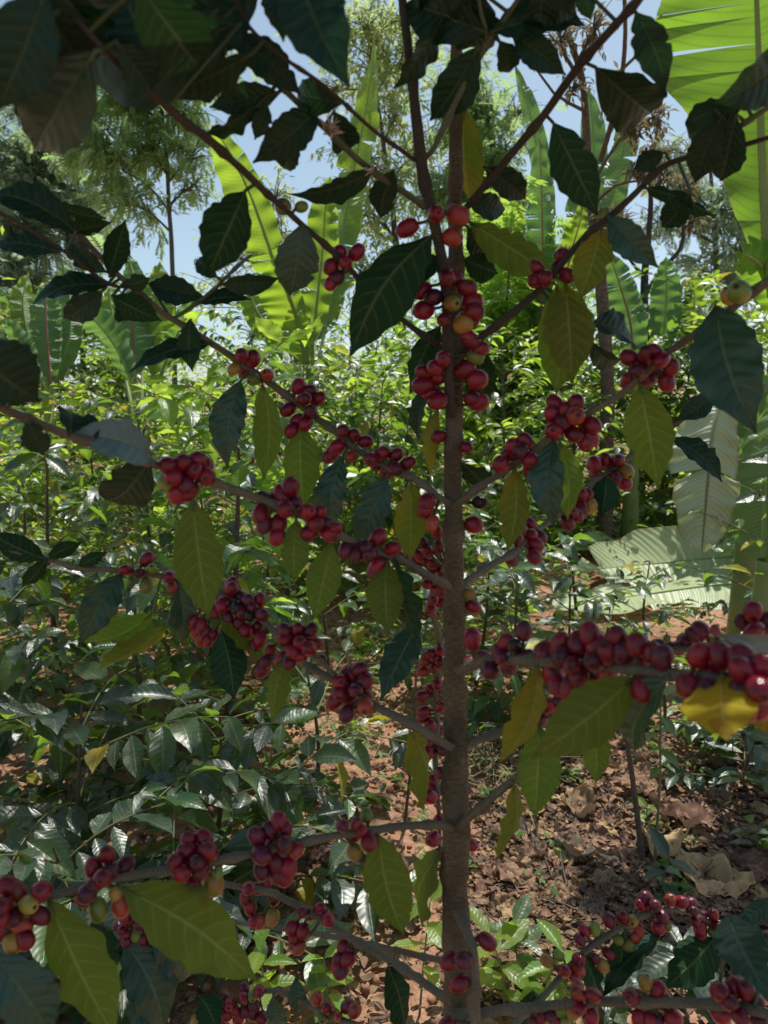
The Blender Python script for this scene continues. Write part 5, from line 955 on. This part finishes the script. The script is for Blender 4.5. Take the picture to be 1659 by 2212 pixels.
# soil clods
M['clod'] = plain_mat('soil_clod', (.20, .10, .06), (.36, .19, .12), 40, .95, .8)
def rock_tmpl(seed):
    v = LCV / np.linalg.norm(LCV, axis=1, keepdims=True); v = np.array([p * (1 + .45 * mnoise.noise(Vector(p) * 1.6 + Vector((seed * 5, 0, 0)))) for p in v]); return v, LCF, np.zeros((len(v), 2))
RK = [rock_tmpl(i) for i in range(6)]; fo = Fol()
for i in range(2600):
    if i % 2: g = G(r.uniform(380, 1000), r.uniform(1150, 1750))
    else: g = G(r.uniform(-60, 1720), r.uniform(1200, 2250))
    s = .004 + .016 * r.random() ** 3; fo.add(RK[i % 6], basis(unit_rand(), unit_rand()) * s, on_g(g.x, g.y, s * .2 + .005))
props(fo.build('soil_crumbs', [M['clod']]), 'loose crumbs and clods of red soil', 'soil crumbs', kind='stuff')
dry = None
def stone(x, y, s, label):
    g = G(x, y); v, f, u = RK[x % 6]; o = mesh('stone', v * np.array([s, s * .9, s * .75]), f, M['clod']); o.location = on_g(g.x, g.y, s * .4); props(o, label, 'stone')
stone(1545, 1655, .035, 'pinkish stone on bare soil at right beside the small dark plant')

def seedling(name, base, h, label, n=6, leaf=.09, seed=0, mat='bush_leaf_bright', group=None, cher=0, bare=.3, cat='seedling', lean=(0, 0), mat2=None, rad=.003):
    q = random.Random(seed); root = empty(name, tuple(base)); props(root, label, cat, group); base = Vector(base); tp = base + Vector((lean[0] + q.uniform(-.04, .04), lean[1] + q.uniform(-.04, .04), h))
    pts = catmull([tuple(base - Vector((0, 0, .02))), tuple(base.lerp(tp, .5) + Vector((q.uniform(-.02, .02), 0, 0))), tuple(tp)], .015); tb = TB(); tb.tube(pts, np.linspace(rad, rad * .5, len(pts)), 6, 8); tb.build('stem', M['bush_twig'] if rad < .006 else M['bush_stem'], root, tuple(base))
    fo = Fol(); az = q.uniform(0, 3)
    for k in range(n):
        t = bare + (1 - bare) * (k + 1) / n; p = Vector(pts[min(len(pts) - 1, int(t * (len(pts) - 1)))]); az += 1.57 + q.uniform(-.3, .3)
        for s in (0, math.pi):
            a = az + s; dr = Vector((math.cos(a), math.sin(a), q.uniform(-.35, .45) + (.4 if t > .95 else 0))); fo.add(TM_NEAR[q.randrange(6)], basis(dr, (q.uniform(-.3, .3), q.uniform(-.3, .3), 1)) * leaf * q.uniform(.7, 1.15), p, 1 if q.random() < .12 else 0)
    fo.build('leaves', [M[mat], M[mat2 or 'bush_leaf']], root, tuple(base))
    for c in range(cher): put_cherries(root, base + Vector((q.uniform(-.05, .05), q.uniform(-.05, .05), h * q.uniform(.5, .9))), 5, .0075, 'ggyr', q)
def ga(x, d): return on_ground(x, d)
seedling('coffee_seedling', G(1090, 2190), .16, 'sunlit coffee seedling with pale leaves right beside the trunk at the bottom', 5, .10, 1, lean=(0, 0))
seedling('coffee_seedling', G(1180, 2215), .14, 'young coffee plant with a few green and red cherries below the right bottom branch', 5, .10, 2, cher=2)
seedling('coffee_seedling', G(1130, 2120), .13, 'low coffee seedling with crinkled leaves a step right of the trunk', 5, .085, 3, 'bush_leaf')
seedling('coffee_seedling', G(590, 2190), .17, 'pale coffee seedling in a sun patch under the lower left branch', 5, .10, 4)
seedling('coffee_seedling', G(690, 2225), .15, 'bright coffee seedling at the bottom edge left of the trunk', 5, .09, 5)
seedling('coffee_seedling', G(905, 2190), .24, 'thin yellow-stemmed coffee seedling just left of the trunk base', 4, .085, 6, mat2='bush_leaf_yellow')
seedling('coffee_seedling', G(1300, 2220), .16, 'dark coffee seedling under the multicoloured cherry branch', 6, .11, 7, 'bush_leaf_dark')
seedling('coffee_seedling', G(1500, 2230), .18, 'dark broad-leaved coffee seedling in the lower right corner', 6, .13, 8, 'bush_leaf_dark')
seedling('coffee_seedling', G(1440, 1960), .14, 'small bluish-leaved seedling at the foot of the thin sapling', 4, .09, 9, 'bush_leaf_dark')
seedling('coffee_seedling', G(1390, 1800), .10, 'tiny bright seedling among the dry leaves', 3, .06, 10)
seedling('coffee_seedling', G(1625, 1850), .10, 'dark glossy seedling at the right edge of the litter', 4, .09, 11, 'bush_leaf_dark')
seedling('sapling', G(1393, 1880), .62, 'leaning bare brown sapling rising from the dry leaves at right', 4, .07, 12, 'bush_leaf', bare=.75, cat='sapling', lean=(-.10, .05), rad=.010)
seedling('sapling', G(1412, 1885), .50, 'thin straight sapling with leaflets beside the leaning one', 5, .075, 13, 'bush_leaf', bare=.55, cat='sapling', lean=(.04, .05), rad=.005)
seedling('sapling', G(1255, 1420), .80, 'dark slender sapling standing in front of the cut banana leaves', 6, .10, 14, 'bush_leaf', bare=.35, cat='sapling', lean=(-.08, 0), rad=.011)
seedling('sapling', G(872, 1790), .60, 'pale green straight stalk close behind the trunk at left', 3, .06, 15, 'bush_leaf', bare=.85, cat='sapling', rad=.006)

# ------------------------------------------------------------------ light
SUN_EL, SUN_AZ = R(65), R(24)      # azimuth from +Y towards +X: the sun stands ahead, a little to the right
sd = bpy.data.lights.new('sun', 'SUN'); sd.energy = 5.0; sd.angle = R(.5); sd.color = (1, .96, .88)
so = bpy.data.objects.new('sun', sd); COL.objects.link(so)
sv = Vector((math.sin(SUN_AZ) * math.cos(SUN_EL), math.cos(SUN_AZ) * math.cos(SUN_EL), math.sin(SUN_EL)))
so.rotation_mode = 'QUATERNION'; so.rotation_quaternion = sv.to_track_quat('Z', 'Y'); so.location = (3, 4, 12)
w = bpy.data.worlds.new('World'); scene.world = w; w.use_nodes = True; n = w.node_tree; n.nodes.clear()
sk = n.nodes.new('ShaderNodeTexSky'); sk.sky_type = 'NISHITA'; sk.sun_disc = False; sk.sun_elevation = SUN_EL; sk.sun_rotation = SUN_AZ; sk.air_density = 1.0; sk.dust_density = 2.2; sk.ozone_density = 1.5; sk.altitude = 800
bg = n.nodes.new('ShaderNodeBackground'); bg.inputs[1].default_value = .105; hz = n.nodes.new('ShaderNodeHueSaturation'); hz.inputs['Hue'].default_value = .48; hz.inputs['Saturation'].default_value = .82; hz.inputs['Value'].default_value = 1.3; n.links.new(sk.outputs[0], hz.inputs['Color']); n.links.new(hz.outputs[0], bg.inputs[0])
wo = n.nodes.new('ShaderNodeOutputWorld'); n.links.new(bg.outputs[0], wo.inputs[0])
scene.view_settings.view_transform = 'Standard'; scene.view_settings.look = 'None'; scene.view_settings.exposure = 0
scene.cycles.max_bounces = 7; scene.cycles.diffuse_bounces = 3; scene.cycles.glossy_bounces = 2; scene.cycles.transmission_bounces = 4; scene.cycles.transparent_max_bounces = 8
scene.cycles.use_denoising = True; scene.cycles.sample_clamp_indirect = 6; scene.cycles.use_adaptive_sampling = True
print('cherries', n_ch)
